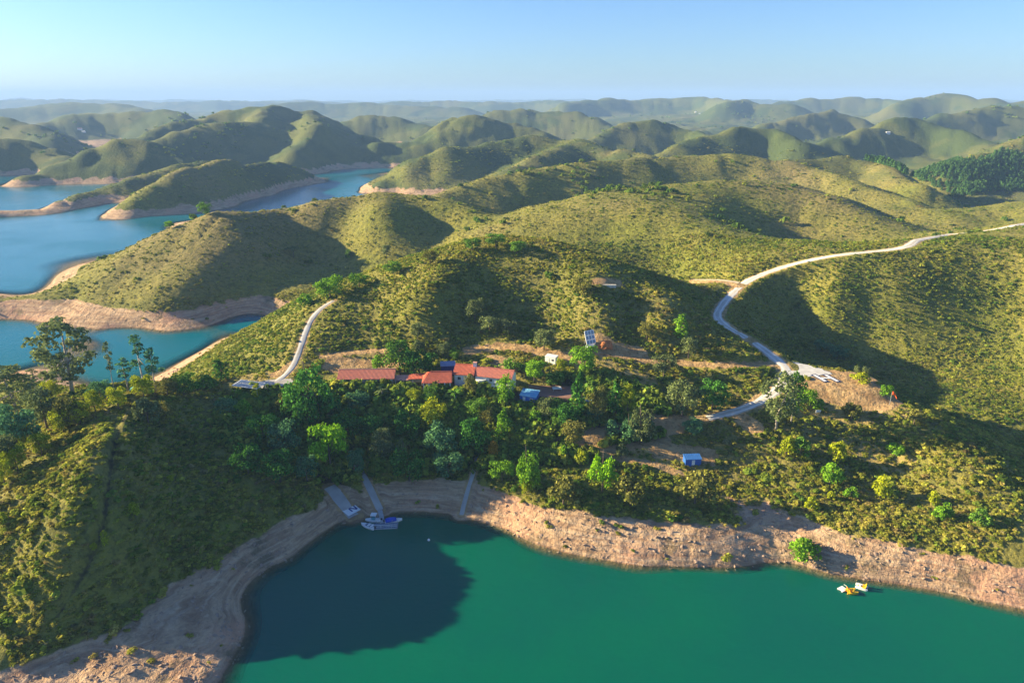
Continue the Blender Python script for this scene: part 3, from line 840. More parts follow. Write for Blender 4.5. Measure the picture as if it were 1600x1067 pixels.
SCRUB = leaf_mat('scrub_leaves', None, None, trans=0.48, attr=[(0.0, (0.105, 0.195, 0.028)), (0.25, (0.210, 0.275, 0.036)), (0.5, (0.330, 0.345, 0.048)), (0.72, (0.410, 0.365, 0.070)), (0.88, (0.360, 0.275, 0.100)), (1.0, (0.280, 0.290, 0.130))])
rg = np.random.default_rng(5)
shrub_src = []
for k in range(5):
    nl = 3 + k % 3
    cs = [np.array([rg.normal() * 0.33, rg.normal() * 0.33, 0.32 + 0.25 * rg.random()]) for _ in range(nl)]
    rs = [rg.uniform(0.34, 0.55) for _ in range(nl)]
    me = quads_mesh('shrub_leaves', leaf_cloud(cs, rs, [20] * nl, 0.36, rg, 0.9, 0.72, 0.10), SCRUB)
    shrub_src.append(bpy.data.objects.new('shrub_source', me))
ROCKM = mat('schist_stones', (0.45, 0.33, 0.25), 0.95, 0.5, 0.35, alt=(0.22, 0.14, 0.10))
rock_src = []
for k in range(4):
    bmr = bmesh.new(); bmesh.ops.create_icosphere(bmr, subdivisions=1, radius=0.5)
    for v in bmr.verts:
        v.co *= 0.75 + 0.5 * rg.random(); v.co.z *= 0.4; v.co.x *= 1.7
    me = bpy.data.meshes.new('stone'); bmr.to_mesh(me); bmr.free(); me.materials.append(ROCKM)
    rock_src.append(bpy.data.objects.new('stone_source', me))

def scatter(name, P, scale, tint, bright, sources, label, squash=None, tilt=0.15):
    """one object that stands for uncountable ground cover: points that carry a shrub or stone each"""
    n = len(P)
    me = bpy.data.meshes.new(name)
    me.vertices.add(n); me.vertices.foreach_set('co', P.astype(np.float32).ravel())
    def fa(nm, A, t='FLOAT', f='value'):
        a = me.attributes.new(nm, t, 'POINT'); a.data.foreach_set(f, A.ravel())
    sc = np.stack([scale, scale, scale * (squash if squash is not None else 1.0)], 1)
    fa('size', sc.astype(np.float32), 'FLOAT_VECTOR', 'vector')
    rot = np.stack([RNG.normal(0, tilt, n), RNG.normal(0, tilt, n), RNG.uniform(0, 6.283, n)], 1)
    fa('turn', rot.astype(np.float32), 'FLOAT_VECTOR', 'vector')
    fa('tint', tint.astype(np.float32)); fa('bright', bright.astype(np.float32))
    fa('pick', RNG.integers(0, len(sources), n).astype(np.int32), 'INT')
    o = bpy.data.objects.new(name, me); COL.objects.link(o)
    g = bpy.data.node_groups.new(name + '_nodes', 'GeometryNodeTree')
    g.interface.new_socket('Geometry', in_out='INPUT', socket_type='NodeSocketGeometry')
    g.interface.new_socket('Geometry', in_out='OUTPUT', socket_type='NodeSocketGeometry')
    gi = g.nodes.new('NodeGroupInput'); go = g.nodes.new('NodeGroupOutput')
    ins = g.nodes.new('GeometryNodeInstanceOnPoints'); jn = g.nodes.new('GeometryNodeGeometryToInstance')
    for s in sources:
        oi = g.nodes.new('GeometryNodeObjectInfo'); oi.inputs['Object'].default_value = s
        g.links.new(oi.outputs['Geometry'], jn.inputs[0])
    def na(nm, t):
        a = g.nodes.new('GeometryNodeInputNamedAttribute'); a.data_type = t; a.inputs[0].default_value = nm
        return a.outputs['Attribute']
    g.links.new(gi.outputs[0], ins.inputs['Points']); g.links.new(jn.outputs[0], ins.inputs['Instance'])
    ins.inputs['Pick Instance'].default_value = True
    g.links.new(na('pick', 'INT'), ins.inputs['Instance Index'])
    er = g.nodes.new('FunctionNodeEulerToRotation'); g.links.new(na('turn', 'FLOAT_VECTOR'), er.inputs[0])
    g.links.new(er.outputs[0], ins.inputs['Rotation']); g.links.new(na('size', 'FLOAT_VECTOR'), ins.inputs['Scale'])
    g.links.new(ins.outputs[0], go.inputs[0])
    md = o.modifiers.new('cover', 'NODES'); md.node_group = g
    return tag(o, label, kind='stuff')

def glook(A, x, y):
    return lattice(A, AZ, LR, np.arctan2(x, y), np.log(np.hypot(x, y)))

def sample(n, r0, r1, a0=-43, a1=41, power=0.0):
    """random ground points; power 0 keeps the number per view angle constant, 2 the number per square metre"""
    a = np.radians(RNG.uniform(a0, a1, n))
    u = RNG.random(n)
    r = r0 * (r1 / r0) ** u if power == 0 else np.sqrt(r0 * r0 + u * (r1 * r1 - r0 * r0))
    x, y = r * np.sin(a), r * np.cos(a)
    return x, y, r, glook(GZ, x, y)

COVER = np.maximum.reduce([M_CLEAR, M_DIRT * 0.97])
def scrub_tint(x, y, r):
    t = 0.42 + 0.40 * fbm(x / 40, y / 40, 4, 51) + 0.34 * fbm(x / 240, y / 240, 3, 52) + RNG.normal(0, 0.17, len(x))
    t = t + 0.20 * sstep(-40, -80, x) * (r < 235)          # the foreground hill carries browner rockrose
    b = 0.95 + 0.25 * fbm(x / 14, y / 14, 2, 53) + RNG.normal(0, 0.20, len(x))
    return np.clip(t, 0, 1), np.clip(b, 0.35, 1.7)

xs, ys, rs_, zs_ = [np.concatenate(q) for q in zip(sample(190000, 95, 390, power=2), sample(60000, 390, 1100))]
bare = glook(M_BARE, xs, ys); cov = glook(COVER, xs, ys); gr = glook(M_GRASS, xs, ys)
dens = 0.58 + 0.85 * fbm(xs / 17, ys / 17, 4, 61)
keep = (zs_ > 0.6) & (RNG.random(len(xs)) < dens * (1 - cov) ** 2 * (1 - 0.985 * sstep(0.25, 0.75, bare)) * (1 - 0.55 * gr))
xs, ys, rs_, zs_ = xs[keep], ys[keep], rs_[keep], zs_[keep]
tn, br = scrub_tint(xs, ys, rs_)
big = RNG.random(len(xs)) < 0.018 + 0.08 * np.clip(fbm(xs / 30, ys / 30, 2, 66) * 2 - 0.3, 0, 1)
sz = np.where(rs_ < 390, 0.86 - 0.2 * sstep(190, 300, rs_), 0.0018 * rs_) * np.clip(np.exp(RNG.normal(0, 0.33, len(xs))), 0.45, 2.2) * np.where(big, RNG.uniform(1.3, 2.1, len(xs)), 1.0)
tn = np.where(big, np.clip(tn - 0.25, 0, 1), tn)
scatter('scrub', np.stack([xs, ys, zs_ - 0.1 * sz], 1), sz, tn, br, shrub_src, 'low olive scrub over the hillsides', squash=RNG.uniform(0.38, 0.8, len(xs)) * np.where(rs_ > 360, np.clip(360 / rs_, 0.4, 1) ** 0.7, 1))

# taller mixed undergrowth in the shaded garden above the cove
x, y, r, z = sample(60000, 140, 260, -26, 14, power=2)
k = (glook(M_GARDEN, x, y) > 0.35) & (glook(COVER, x, y) < 0.4) & (glook(M_BARE, x, y) < 0.4) & (RNG.random(len(x)) < 0.34)
x, y, r, z = x[k], y[k], r[k], z[k]
s = RNG.uniform(1.2, 3.4, len(x))
scatter('undergrowth', np.stack([x, y, z - 0.1 * s], 1), s, np.clip(RNG.normal(0.17, 0.16, len(x)), 0, 0.6), RNG.uniform(0.7, 1.5, len(x)), shrub_src, 'dense dark undergrowth in the garden above the cove', squash=RNG.uniform(0.8, 1.3, len(x)))

# stones on the bare bank
x, y, r, z = sample(120000, 95, 300, -46, 42, power=2)
k = (z > -0.6) & (z < 7.5) & (glook(M_BARE, x, y) > 0.6) & (glook(M_CLEAR, x, y) < 0.3)
k &= RNG.random(len(x)) < np.clip(0.45 + 0.9 * fbm(x / 7, y / 7, 3, 71), 0.05, 1)
x, y, r, z = x[k], y[k], r[k], z[k]
s = 0.14 + RNG.random(len(x)) ** 5 * 0.8
scatter('shore_stones', np.stack([x, y, z], 1), s, RNG.random(len(x)), RNG.uniform(0.7, 1.3, len(x)), rock_src, 'broken stones on the bare bank above the water', tilt=0.5)

# far pine plantation on the right: reads as one wood
PINE = leaf_mat('plantation_needles', None, None, trans=0.3, attr=[(0.0, (0.065, 0.150, 0.040)), (0.5, (0.095, 0.205, 0.050)), (1.0, (0.150, 0.270, 0.060))])
pine_src = []
for k in range(3):
    cs = [np.array([rg.normal() * 0.05, rg.normal() * 0.05, h]) for h in np.linspace(0.25, 0.95, 6)]
    rs = [0.24 * (1.15 - h) + 0.04 for h in np.linspace(0.1, 0.95, 6)]
    pine_src.append(bpy.data.objects.new('pine_source', quads_mesh('pine_needles', leaf_cloud(cs, rs, [26] * 6, 0.11, rg, 0.8, 0.6, 0.2), PINE)))
_wood = [(1290, 236), (1335, 233), (1400, 238), (1470, 255), (1540, 250), (1600, 220), (1640, 215), (1640, 290), (1590, 300), (1540, 300), (1500, 312), (1440, 285), (1390, 262)]
def in_poly(px, py, poly):
    ins = np.zeros(len(px), bool); j = len(poly) - 1
    for i in range(len(poly)):
        xi, yi = poly[i]; xj, yj = poly[j]
        c = ((yi > py) != (yj > py)) & (px < (xj - xi) * (py - yi) / (yj - yi + 1e-9) + xi)
        ins ^= c; j = i
    return ins
def to_px(x, y, z):
    dz = z - CAM_H
    d = y * cP - dz * sP
    return 800 + FPX * x / d, 533.5 - FPX * (y * sP + dz * cP) / d
x, y, r, z = sample(40000, 450, 1050, 22, 40, power=2)
px, py = to_px(x, y, z)
k = in_poly(px, py, _wood) & (RNG.random(len(x)) < 0.45)
x, y, r, z = x[k], y[k], r[k], z[k]
s = RNG.uniform(4.5, 8, len(x))
scatter('pine_wood', np.stack([x, y, z - 0.5], 1), s, np.clip(RNG.normal(0.4 + 0.2 * fbm(x / 60, y / 60, 2, 9), 0.2), 0, 1), RNG.uniform(0.8, 1.2, len(x)), pine_src, 'dense green pine plantation on the far slope', tilt=0.03)
# scattered far trees on crests and hollows
x, y, r, z = sample(52000, 420, 3800)
k = (z > 12) & (RNG.random(len(x)) < np.clip(fbm(x / 200, y / 200, 3, 91) * 1.7 - 0.28, 0.012, 0.45))
x, y, r, z = x[k], y[k], r[k], z[k]
s = RNG.uniform(2.0, 5.0, len(x)) * np.clip(r / 1500, 0.8, 1.5)
scatter('far_woodland', np.stack([x, y, z - 0.3], 1), s, np.clip(RNG.normal(0.1, 0.12, len(x)), 0, 0.5), RNG.uniform(0.7, 1.2, len(x)), shrub_src, 'scattered dark trees over the distant hills', squash=RNG.uniform(0.8, 1.2, len(x)), tilt=0.05)

# ------------------------------------------------------------------ trees
BARK = mat('grey_brown_bark', (0.16, 0.12, 0.09), 0.95, 0.4, 2.0)
BARK_PALE = mat('pale_smooth_bark', (0.50, 0.43, 0.35), 0.8, 0.35, 1.5)
GREENS = {
    'bright': leaf_mat('bright_green_leaves', (0.12, 0.28, 0.018), (0.16, 0.32, 0.02), (0.22, 0.38, 0.03)),
    'vivid': leaf_mat('vivid_green_leaves', (0.20, 0.44, 0.012), (0.24, 0.48, 0.015), (0.30, 0.50, 0.02)),
    'lime': leaf_mat('yellow_green_leaves', (0.25, 0.33, 0.010), (0.32, 0.36, 0.012), (0.40, 0.42, 0.03)),
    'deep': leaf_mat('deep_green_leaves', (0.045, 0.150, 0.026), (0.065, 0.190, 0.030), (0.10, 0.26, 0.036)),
    'mid': leaf_mat('mid_green_leaves', (0.085, 0.20, 0.028), (0.12, 0.24, 0.030), (0.17, 0.30, 0.036)),
    'grey': leaf_mat('grey_green_leaves', (0.12, 0.165, 0.060), (0.15, 0.195, 0.065), (0.20, 0.23, 0.09)),
    'olive': leaf_mat('olive_leaves', (0.145, 0.16, 0.035), (0.19, 0.19, 0.04), (0.24, 0.23, 0.06)),
    'rust': leaf_mat('orange_brown_leaves', (0.40, 0.22, 0.015), (0.44, 0.25, 0.02), (0.50, 0.30, 0.04)),
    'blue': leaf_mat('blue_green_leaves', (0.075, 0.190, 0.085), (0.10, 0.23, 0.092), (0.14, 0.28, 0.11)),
}
def limbs(mb, rng, h, r0, forks, lean=0.05, top=0.75):
    p = [(0, 0, -0.6), (rng.normal() * lean * h * 0.3, rng.normal() * lean * h * 0.3, h * 0.25), (rng.normal() * lean * h, rng.normal() * lean * h, h * top)]
    mb.tube(p, [r0 * 1.25, r0 * 0.9, r0 * 0.35], 7)
    for q in forks:
        t = rng.uniform(0.3, 0.6)
        s = np.array(p[1]) * (1 - t) + np.array(p[2]) * t
        mid = (s + np.array(q)) / 2 + np.array([0, 0, -0.04 * h])
        mb.tube([s, mid, q], [r0 * 0.45, r0 * 0.3, r0 * 0.12], 5)

TREE_SRC = {}
def tree_source(kind, var):
    key = (kind, var)
    if key in TREE_SRC:
        return TREE_SRC[key]
    rng = np.random.default_rng(1000 + hash2(np.array([sum(map(ord, kind))]), np.array([var]), 3)[0] % 99999)
    cs, rs, per = [], [], []
    size = 0.42; squash = 0.85; fl = 0.55; bark = BARK; H = 10.0; r0 = 0.22
    def lobe(x, y, z, r, n):
        cs.append(np.array([x, y, z])); rs.append(r); per.append(n)
    if kind == 'round':                  # rounded broad crown made of many lobes; H 10, spread about 10
        for i in range(30):
            a = rng.uniform(0, 6.283); e = rng.uniform(-0.85, 1.0); q = rng.uniform(0.55, 1.0)
            rr = 3.7 * math.sqrt(max(1 - e * e * 0.8, 0.1)) * q
            lobe(rr * math.cos(a), rr * math.sin(a), 5.1 + 3.5 * e * q, rng.uniform(1.1, 1.9), 80)
        lobe(0, 0, 5.0, 2.8, 120)
    elif kind == 'heavy':                # big dense tree with upright tufts
        for i in range(30):
            a = rng.uniform(0, 6.283); q = math.sqrt(rng.random()) * 3.9
            top = 9.3 * (1 - (q / 5.2) ** 2) * rng.uniform(0.72, 1.03)
            z = rng.uniform(2.2, max(top - 1, 2.6))
            lobe(q * math.cos(a), q * math.sin(a), z, rng.uniform(1.0, 1.7), 85)
        squash = 1.15
    elif kind == 'eucalypt':             # tall, open, clumps at the ends of limbs, pale trunk
        bark = BARK_PALE; r0 = 0.20; size = 0.36
        for i in range(32):
            h = 2.4 + 7.1 * (i / 31.0); a = i * 2.4 + rng.normal() * 0.3
            q = (2.7 * math.sin(math.pi * min((h - 1.0) / 9.6, 1)) + 0.25) * rng.uniform(0.35, 1.05)
            lobe(q * math.cos(a), q * math.sin(a), h, rng.uniform(0.65, 1.2), 60)
    elif kind == 'thin':                 # a few tufts on a slim stem
        bark = BARK_PALE; r0 = 0.13; size = 0.34
        for i in range(9):
            h = 4.2 + 5.3 * (i / 8.0); a = i * 2.2 + rng.normal() * 0.5; q = rng.uniform(0.3, 1.7) * (1.15 - i / 11)
            lobe(q * math.cos(a), q * math.sin(a), h, rng.uniform(0.45, 0.85), 46)
    elif kind == 'bush':                 # round bush to the ground
        for i in range(16):
            a = rng.uniform(0, 6.283); e = rng.uniform(0, 1); q = math.sqrt(1 - e * e) * rng.uniform(0.5, 1)
            lobe(4.2 * q * math.cos(a), 4.2 * q * math.sin(a), 2.0 + 5.6 * e * rng.uniform(0.7, 1), rng.uniform(1.5, 2.4), 70)
        size = 0.75; r0 = 0.3
    elif kind == 'column':
        for i in range(16):
            h = 1.0 + 8.2 * i / 15; q = 0.55
            lobe(rng.normal() * q * 0.5, rng.normal() * q * 0.5, h, (1.25 if h < 6 else 1.25 * (10 - h) / 4) * rng.uniform(0.8, 1.1), 48)
        size = 0.4; squash = 1.3; r0 = 0.15
    elif kind == 'umbrella':             # flat topped pine
        for i in range(18):
            a = rng.uniform(0, 6.283); q = math.sqrt(rng.random()) * 4.0
            lobe(q * math.cos(a), q * math.sin(a), 7.6 + 1.2 * (1 - (q / 4) ** 2) + rng.normal() * 0.25, rng.uniform(0.9, 1.4), 70)
        squash = 0.6
    V = leaf_cloud(cs, rs, per, size, rng, squash, fl, 0.22)
    crown = quads_mesh('crown', V, GREENS['mid'])
    mb = MB()
    pick = [c for i, c in enumerate(cs) if i % 3 == 0][:7]
    limbs(mb, rng, H, r0, pick, 0.03 if kind != 'eucalypt' else 0.05, 0.55 if kind in ('bush', 'round') else 0.85)
    tr = bpy.data.meshes.new('trunk'); tr.from_pydata(mb.v, [], mb.f); tr.update(); tr.materials.append(bark)
    tr.polygons.foreach_set('use_smooth', np.ones(len(tr.polygons), bool))
    TREE_SRC[key] = (crown, tr)
    return TREE_SRC[key]

SPREAD = {'round': 9.6, 'heavy': 9.6, 'eucalypt': 6.4, 'thin': 3.8, 'bush': 11.0, 'column': 3.0, 'umbrella': 10.0}
NAMES = {'round': 'broadleaf_tree', 'heavy': 'broadleaf_tree', 'eucalypt': 'eucalyptus_tree', 'thin': 'eucalyptus_tree', 'bush': 'round_bush', 'column': 'columnar_tree', 'umbrella': 'pine_tree'}
def tree(px, top, bot, width, kind, green, label, group=None, var=None):
    """a tree whose foot stands on the ground seen at (px, bot) and that reaches up to row top of the view"""
    b = hit(px, bot)
    d = b[1] * cP + (CAM_H - b[2]) * sP
    dep = math.atan2(CAM_H - b[2], math.hypot(b[0], b[1]))
    h = max((bot - top) * d / FPX / math.cos(dep), 1.2)
    wm = width * d / FPX
    v = var if var is not None else (int(px) * 7 + int(top)) % 3
    crown, tr = tree_source(kind, v)
    sx = wm / SPREAD[kind]; sz = h / 9.7
    if kind in ('bush',): sz = h / 9.0
    o = empty(NAMES[kind], (b[0], b[1], b[2] - 0.15), ((px * 37 + bot * 11) % 628) / 100.0)
    o.scale = (sx, sx, sz)
    c = bpy.data.objects.new('crown', crown); COL.objects.link(c); c.parent = o
    c.material_slots[0].link = 'OBJECT'; c.material_slots[0].material = GREENS[green]
    t = bpy.data.objects.new('trunk', tr); COL.objects.link(t); t.parent = o
    tag(o, label, 'bush' if kind == 'bush' else 'tree', group)
    return o
# ------------------------------------------------------------------ buildings
WHITE = mat('white_render', (0.80, 0.79, 0.77), 0.85, 0.12, 0.8)
CREAM = mat('cream_render', (0.62, 0.56, 0.47), 0.9, 0.2, 0.8)
TILE_RED = mat('weathered_red_tiles', (0.50, 0.155, 0.105), 0.85, 0.35, 1.2, alt=(0.36, 0.13, 0.10))
TILE_ORANGE = mat('orange_red_tiles', (0.54, 0.135, 0.075), 0.85, 0.3, 1.0, alt=(0.40, 0.10, 0.06))
TILE_PALE = mat('bleached_tiles', (0.62, 0.33, 0.25), 0.9, 0.3, 1.0)
GLASS = mat('dark_window_glass', (0.03, 0.045, 0.06), 0.12, 0.3, 1.0, spec=0.6)
WOODB = mat('brown_wood', (0.20, 0.115, 0.06), 0.8, 0.35, 3.0)
BLUE = mat('bright_blue_paint', (0.03, 0.13, 0.50), 0.6, 0.25, 1.5)
BLUE_PALE = mat('pale_blue_sheet', (0.16, 0.40, 0.62), 0.6, 0.2, 1.5)
NAVY = mat('navy_tarpaulin', (0.025, 0.045, 0.22), 0.7, 0.3, 1.5)
STEEL = mat('galvanised_steel', (0.55, 0.56, 0.58), 0.45, 0.2, 3.0, metal=0.6)
WHITEP = mat('white_gelcoat', (0.80, 0.80, 0.80), 0.35, 0.08, 1.0, spec=0.5)
BLACK = mat('black_plastic', (0.03, 0.03, 0.035), 0.5, 0.3, 2.0)
ORANGE = mat('orange_plastic', (0.80, 0.30, 0.01), 0.45, 0.15, 1.0)
YELLOW = mat('yellow_plastic', (0.82, 0.50, 0.02), 0.45, 0.15, 1.0)
SOLAR = mat('solar_cells', (0.10, 0.13, 0.20), 0.2, 0.3, 2.0, spec=0.6)
THATCH = mat('straw_thatch', (0.38, 0.33, 0.17), 0.95, 0.4, 2.0, bump=0.4)
DECK = mat('weathered_deck', (0.20, 0.25, 0.33), 0.8, 0.3, 2.0)

def tiled_slope(mb, a, b, c, d, pitch=0.42, amp=0.06):
    """a-b along the eave, d-c along the ridge; rows of barrel tiles run from ridge to eave"""
    a, b, c, d = (Vector(v) for v in (a, b, c, d))
    n = (b - a).cross(d - a).normalized()
    k = max(int((b - a).length / pitch), 3) * 4
    top = []; 
    for i in range(k + 1):
        t = i / k
        o = n * amp * (0.5 + 0.5 * math.sin(2 * math.pi * i / 4.0))
        top.append((a.lerp(b, t) + o, d.lerp(c, t) + o))
    vs = [p for pr in top for p in pr] + [a - n * 0.14, d - n * 0.14, b - n * 0.14, c - n * 0.14]
    m = 2 * (k + 1)
    fs = [(2 * i, 2 * i + 2, 2 * i + 3, 2 * i + 1) for i in range(k)]
    fs += [(m, m + 1, m + 3, m + 2), (0, 1, m + 1, m), (2 * k, m + 2, m + 3, 2 * k + 1)]
    mb.add(vs, fs)

def frame_from(e0, e1, ze):
    A, B = PZ(*e0, ze), PZ(*e1, ze)
    return A, B, math.atan2(B[1] - A[1], B[0] - A[0]), float(np.hypot(*(B - A)[:2]))

def gable_house(name, label, e0, e1, ze, ridge, zr, zb, wall, tiles, cap, windows=(), doors=(), over=0.5, hip=(0.0, 0.0), chimney=None, extra=None, doormat=None):
    A, B, yaw, L = frame_from(e0, e1, ze)
    Rg = PZ((e0[0] + e1[0]) / 2, ridge, zr)
    dr = float(-(Rg[0] - A[0]) * math.sin(yaw) + (Rg[1] - A[1]) * math.cos(yaw))
    dr = min(max(dr, 2.2), 4.6)
    h = ze - zb; rise = zr - ze
    o = empty(name, (A[0], A[1], zb), yaw)
    tag(o, label, 'house')
    mb = MB(); W = 2 * dr
    x0, x1, y0, y1 = over, L - over, over, W - over
    hw = h + rise * over / dr - 0.16
    hp = h + rise - 0.2
    vs = [(x0, y0, -1.2), (x1, y0, -1.2), (x1, y1, -1.2), (x0, y1, -1.2), (x0, y0, hw), (x1, y0, hw), (x1, y1, hw), (x0, y1, hw)]
    fs = [(0, 1, 5, 4), (2, 3, 7, 6)]
    if hip[0] == 0:
        vs.append((x0, dr, hp)); fs.append((3, 0, 4, 8, 7))
    else:
        fs.append((3, 0, 4, 7))
    if hip[1] == 0:
        vs.append((x1, dr, hp)); k = len(vs) - 1; fs.append((1, 2, 6, k, 5))
    else:
        fs.append((1, 2, 6, 5))
    mb.add(vs, fs).build('wall', wall, o)
    r = MB()
    rl, rr = (hip[0], dr, h + rise), (L - hip[1], dr, h + rise)
    tiled_slope(r, (0, 0, h), (L, 0, h), rr, rl)
    tiled_slope(r, (L, W, h), (0, W, h), rl, rr)
    if hip[0]: tiled_slope(r, (0, W, h), (0, 0, h), rl, (rl[0] + 0.01, rl[1], rl[2]))
    if hip[1]: tiled_slope(r, (L, 0, h), (L, W, h), rr, (rr[0] + 0.01, rr[1], rr[2]))
    ro = r.build('roof', tiles, o)
    MB().tube([(rl[0], rl[1], rl[2] + 0.03), (rr[0], rr[1], rr[2] + 0.03)], 0.20, 6).build('ridge_cap', cap, ro)
    for fx, w, hh, sill in windows:
        cx = L * fx
        wn_ = MB().box(cx - w / 2, cx + w / 2, y0 - 0.06, y0 + 0.05, sill, sill + hh).build('window', WHITE, o)
        MB().box(cx - w / 2 + 0.1, cx - 0.03, y0 - 0.09, y0 - 0.055, sill + 0.1, sill + hh - 0.1).build('pane', GLASS, wn_)
        MB().box(cx + 0.03, cx + w / 2 - 0.1, y0 - 0.09, y0 - 0.055, sill + 0.1, sill + hh - 0.1).build('pane', GLASS, wn_)
    for fx, w, hh in doors:
        cx = L * fx
        d = MB().box(cx - w / 2, cx + w / 2, y0 - 0.07, y0 + 0.05, 0.0, hh).build('door', doormat or WOODB, o)
        MB().box(cx + w / 2 - 0.18, cx + w / 2 - 0.1, y0 - 0.14, y0 - 0.068, hh * 0.45, hh * 0.5).build('handle', STEEL, d)
    if chimney:
        fx, fy, ch = chimney
        cb = MB().box(L * fx - 0.55, L * fx + 0.55, dr + fy - 0.5, dr + fy + 0.5, h + rise * 0.5, h + rise + ch).build('chimney', WHITE, o)
        MB().box(L * fx - 0.68, L * fx + 0.68, dr + fy - 0.63, dr + fy + 0.63, h + rise + ch, h + rise + ch + 0.14).build('cap', TILE_PALE, cb)
    if extra: extra(o, L, W, h, y0)
    return o

def veranda(o, L, W, h, y0):
    for i in range(6):
        x = 0.6 + (L - 1.2) * i / 5
        MB().box(x - 0.12, x + 0.12, 0.05, 0.29, 0, h - 0.05).build('post', WHITE, o)
gable_house('long_house', 'long low house with weathered pinkish tile roof and pale ridge strip', (526, 593), (616, 592), 22.7, 576, 24.5, 20.0, CREAM, TILE_RED, TILE_PALE,
            windows=[(f, 1.3, 1.1, 1.0) for f in (0.1, 0.35, 0.65, 0.9)], doors=[(f, 1.0, 2.1) for f in (0.22, 0.5, 0.78)], over=0.7, doormat=BLUE)
gable_house('hipped_house', 'orange-red hip-roofed house in the middle of the row', (659, 599), (706, 598), 22.8, 577, 25.0, 20.0, CREAM, TILE_ORANGE, TILE_ORANGE,
            windows=[(0.35, 1.4, 1.2, 0.9), (0.8, 1.2, 1.2, 0.9)], doors=[(0.55, 1.1, 2.1)], over=1.2, hip=(2.6, 0.0), extra=veranda)
gable_house('raised_house', 'tall orange-roofed house stepped above its neighbours beside the chimney', (707, 585), (740, 587), 24.2, 568, 26.2, 20.0, WHITE, TILE_ORANGE, TILE_ORANGE,
            windows=[(0.3, 1.2, 1.2, 2.2), (0.75, 1.2, 1.2, 2.2)], over=0.5, chimney=(0.95, -0.4, 1.0))
def bay(o, L, W, h, y0):
    n = 14
    ring = [(2.4 + 1.9 * math.cos(math.pi + math.pi * k / n), 0.55 + 1.9 * math.sin(math.pi + math.pi * k / n)) for k in range(n + 1)]
    b = MB(); b.loft([[(x, y, -1.5) for x, y in ring], [(x, y, h - 0.9) for x, y in ring]]); bo = b.build('bay', WHITE, o)
    for k in (3, 7, 11):
        x, y = ring[k]; ux, uy = (x - 2.4) / 1.9, (y - 0.55) / 1.9
        c = Vector((x + ux * 0.03, y + uy * 0.03, 1.4)); s = Vector((-uy, ux, 0)) * 0.42
        w = MB().add([c - s + Vector((0, 0, -.6)), c + s + Vector((0, 0, -.6)), c + s + Vector((0, 0, .6)), c - s + Vector((0, 0, .6))], [(0, 1, 2, 3)])
        w.build('window', GLASS, bo)
    MB().box(L * 0.45, L - 0.3, -1.6, y0 - 0.01, 1.6, 1.8).build('balcony', WHITE, o)
gable_house('white_house', 'white two-storey house with red roof and rounded bay', (740, 587), (799, 594), 24.0, 575, 26.0, 19.8, WHITE, TILE_RED, TILE_RED,
            windows=[(0.45, 1.2, 1.1, 2.6), (0.65, 1.2, 1.1, 2.6), (0.85, 1.2, 1.1, 2.6)], doors=[(0.55, 1.0, 2.0)], over=0.45, extra=bay)
# low roof linking the long house to the hipped one
A, B, yaw, L = frame_from((615, 594), (660, 594), 22.0)
o = tag(empty('link_canopy', (A[0], A[1], 20.0), yaw), 'low tiled canopy linking the long house and the hipped house', 'canopy')
r = MB(); tiled_slope(r, (0.3, 0, 2.0), (L * 0.5, 0, 2.0), (L * 0.5, 3.0, 2.7), (0.3, 3.0, 2.7)); r.build('roof', TILE_PALE, o)
r = MB(); tiled_slope(r, (L * 0.5 + 0.03, 0.1, 2.3), (L + 0.2, 0.1, 2.5), (L + 0.2, 3.2, 3.1), (L * 0.5 + 0.03, 3.2, 2.9)); r.build('roof', TILE_ORANGE, o)
for x in (0.5, L * 0.33, L * 0.66, L - 0.2):
    MB().box(x - 0.1, x + 0.1, 0.25, 0.45, -0.5, 2.0).build('post', WHITE, o)
MB().box(0.3, L, 2.85, 3.0, -0.5, 2.5).build('wall', CREAM, o)

def hut(name, label, cat, e0, e1, ze, depth, zb, wall, roofm, drop=0.5, over=0.25, door=None, win=None, flat=0.12, backhigh=True):
    """small hut under a single sloping sheet"""
    A, B, yaw, L = frame_from(e0, e1, ze)
    o = tag(empty(name, (A[0], A[1], zb), yaw), label, cat)
    h = ze - zb; hb = h + drop
    MB().add([(over, over, -1), (L - over, over, -1), (L - over, depth - over, -1), (over, depth - over, -1), (over, over, h), (L - over, over, h), (L - over, depth - over, hb), (over, depth - over, hb)],
             [(0, 1, 5, 4), (1, 2, 6, 5), (2, 3, 7, 6), (3, 0, 4, 7), (4, 5, 6, 7)]).build('wall', wall, o)
    n = max(int(L / 0.25), 4); rows = []
    for i in range(n + 1):
        x = L * i / n; q = 0.04 * (i % 2)
        rows.append([(x, 0, h + 0.03 + q), (x, depth, hb + 0.03 + q), (x, depth, hb + 0.03 + flat + q), (x, 0, h + 0.03 + flat + q)])
    MB().loft(rows).build('roof', roofm, o)
    if door:
        d = MB().box(L * door - 0.45, L * door + 0.45, over - 0.06, over + 0.03, 0, min(1.95, h - 0.15)).build('door', WHITEP, o)
        MB().box(L * door + 0.28, L * door + 0.36, over - 0.12, over - 0.058, 0.95, 1.05).build('handle', STEEL, d)
    if win:
        w = MB().box(L * win - 0.45, L * win + 0.45, over - 0.05, over + 0.03, 1.0, 1.8).build('window', WHITEP, o)
        MB().box(L * win - 0.37, L * win + 0.37, over - 0.075, over - 0.048, 1.08, 1.72).build('pane', GLASS, w)
    return o
gz = lambda p: float(hit(*p)[2])
hut('tarpaulin_shed', 'dark blue tarpaulin shed behind the hipped roof', 'shed', (688, 573), (712, 572), 23.6, 3.5, gz((700, 578)), NAVY, mat('faded_blue_sheet', (0.20, 0.24, 0.38), 0.7, 0.2, 1.0), 0.5)
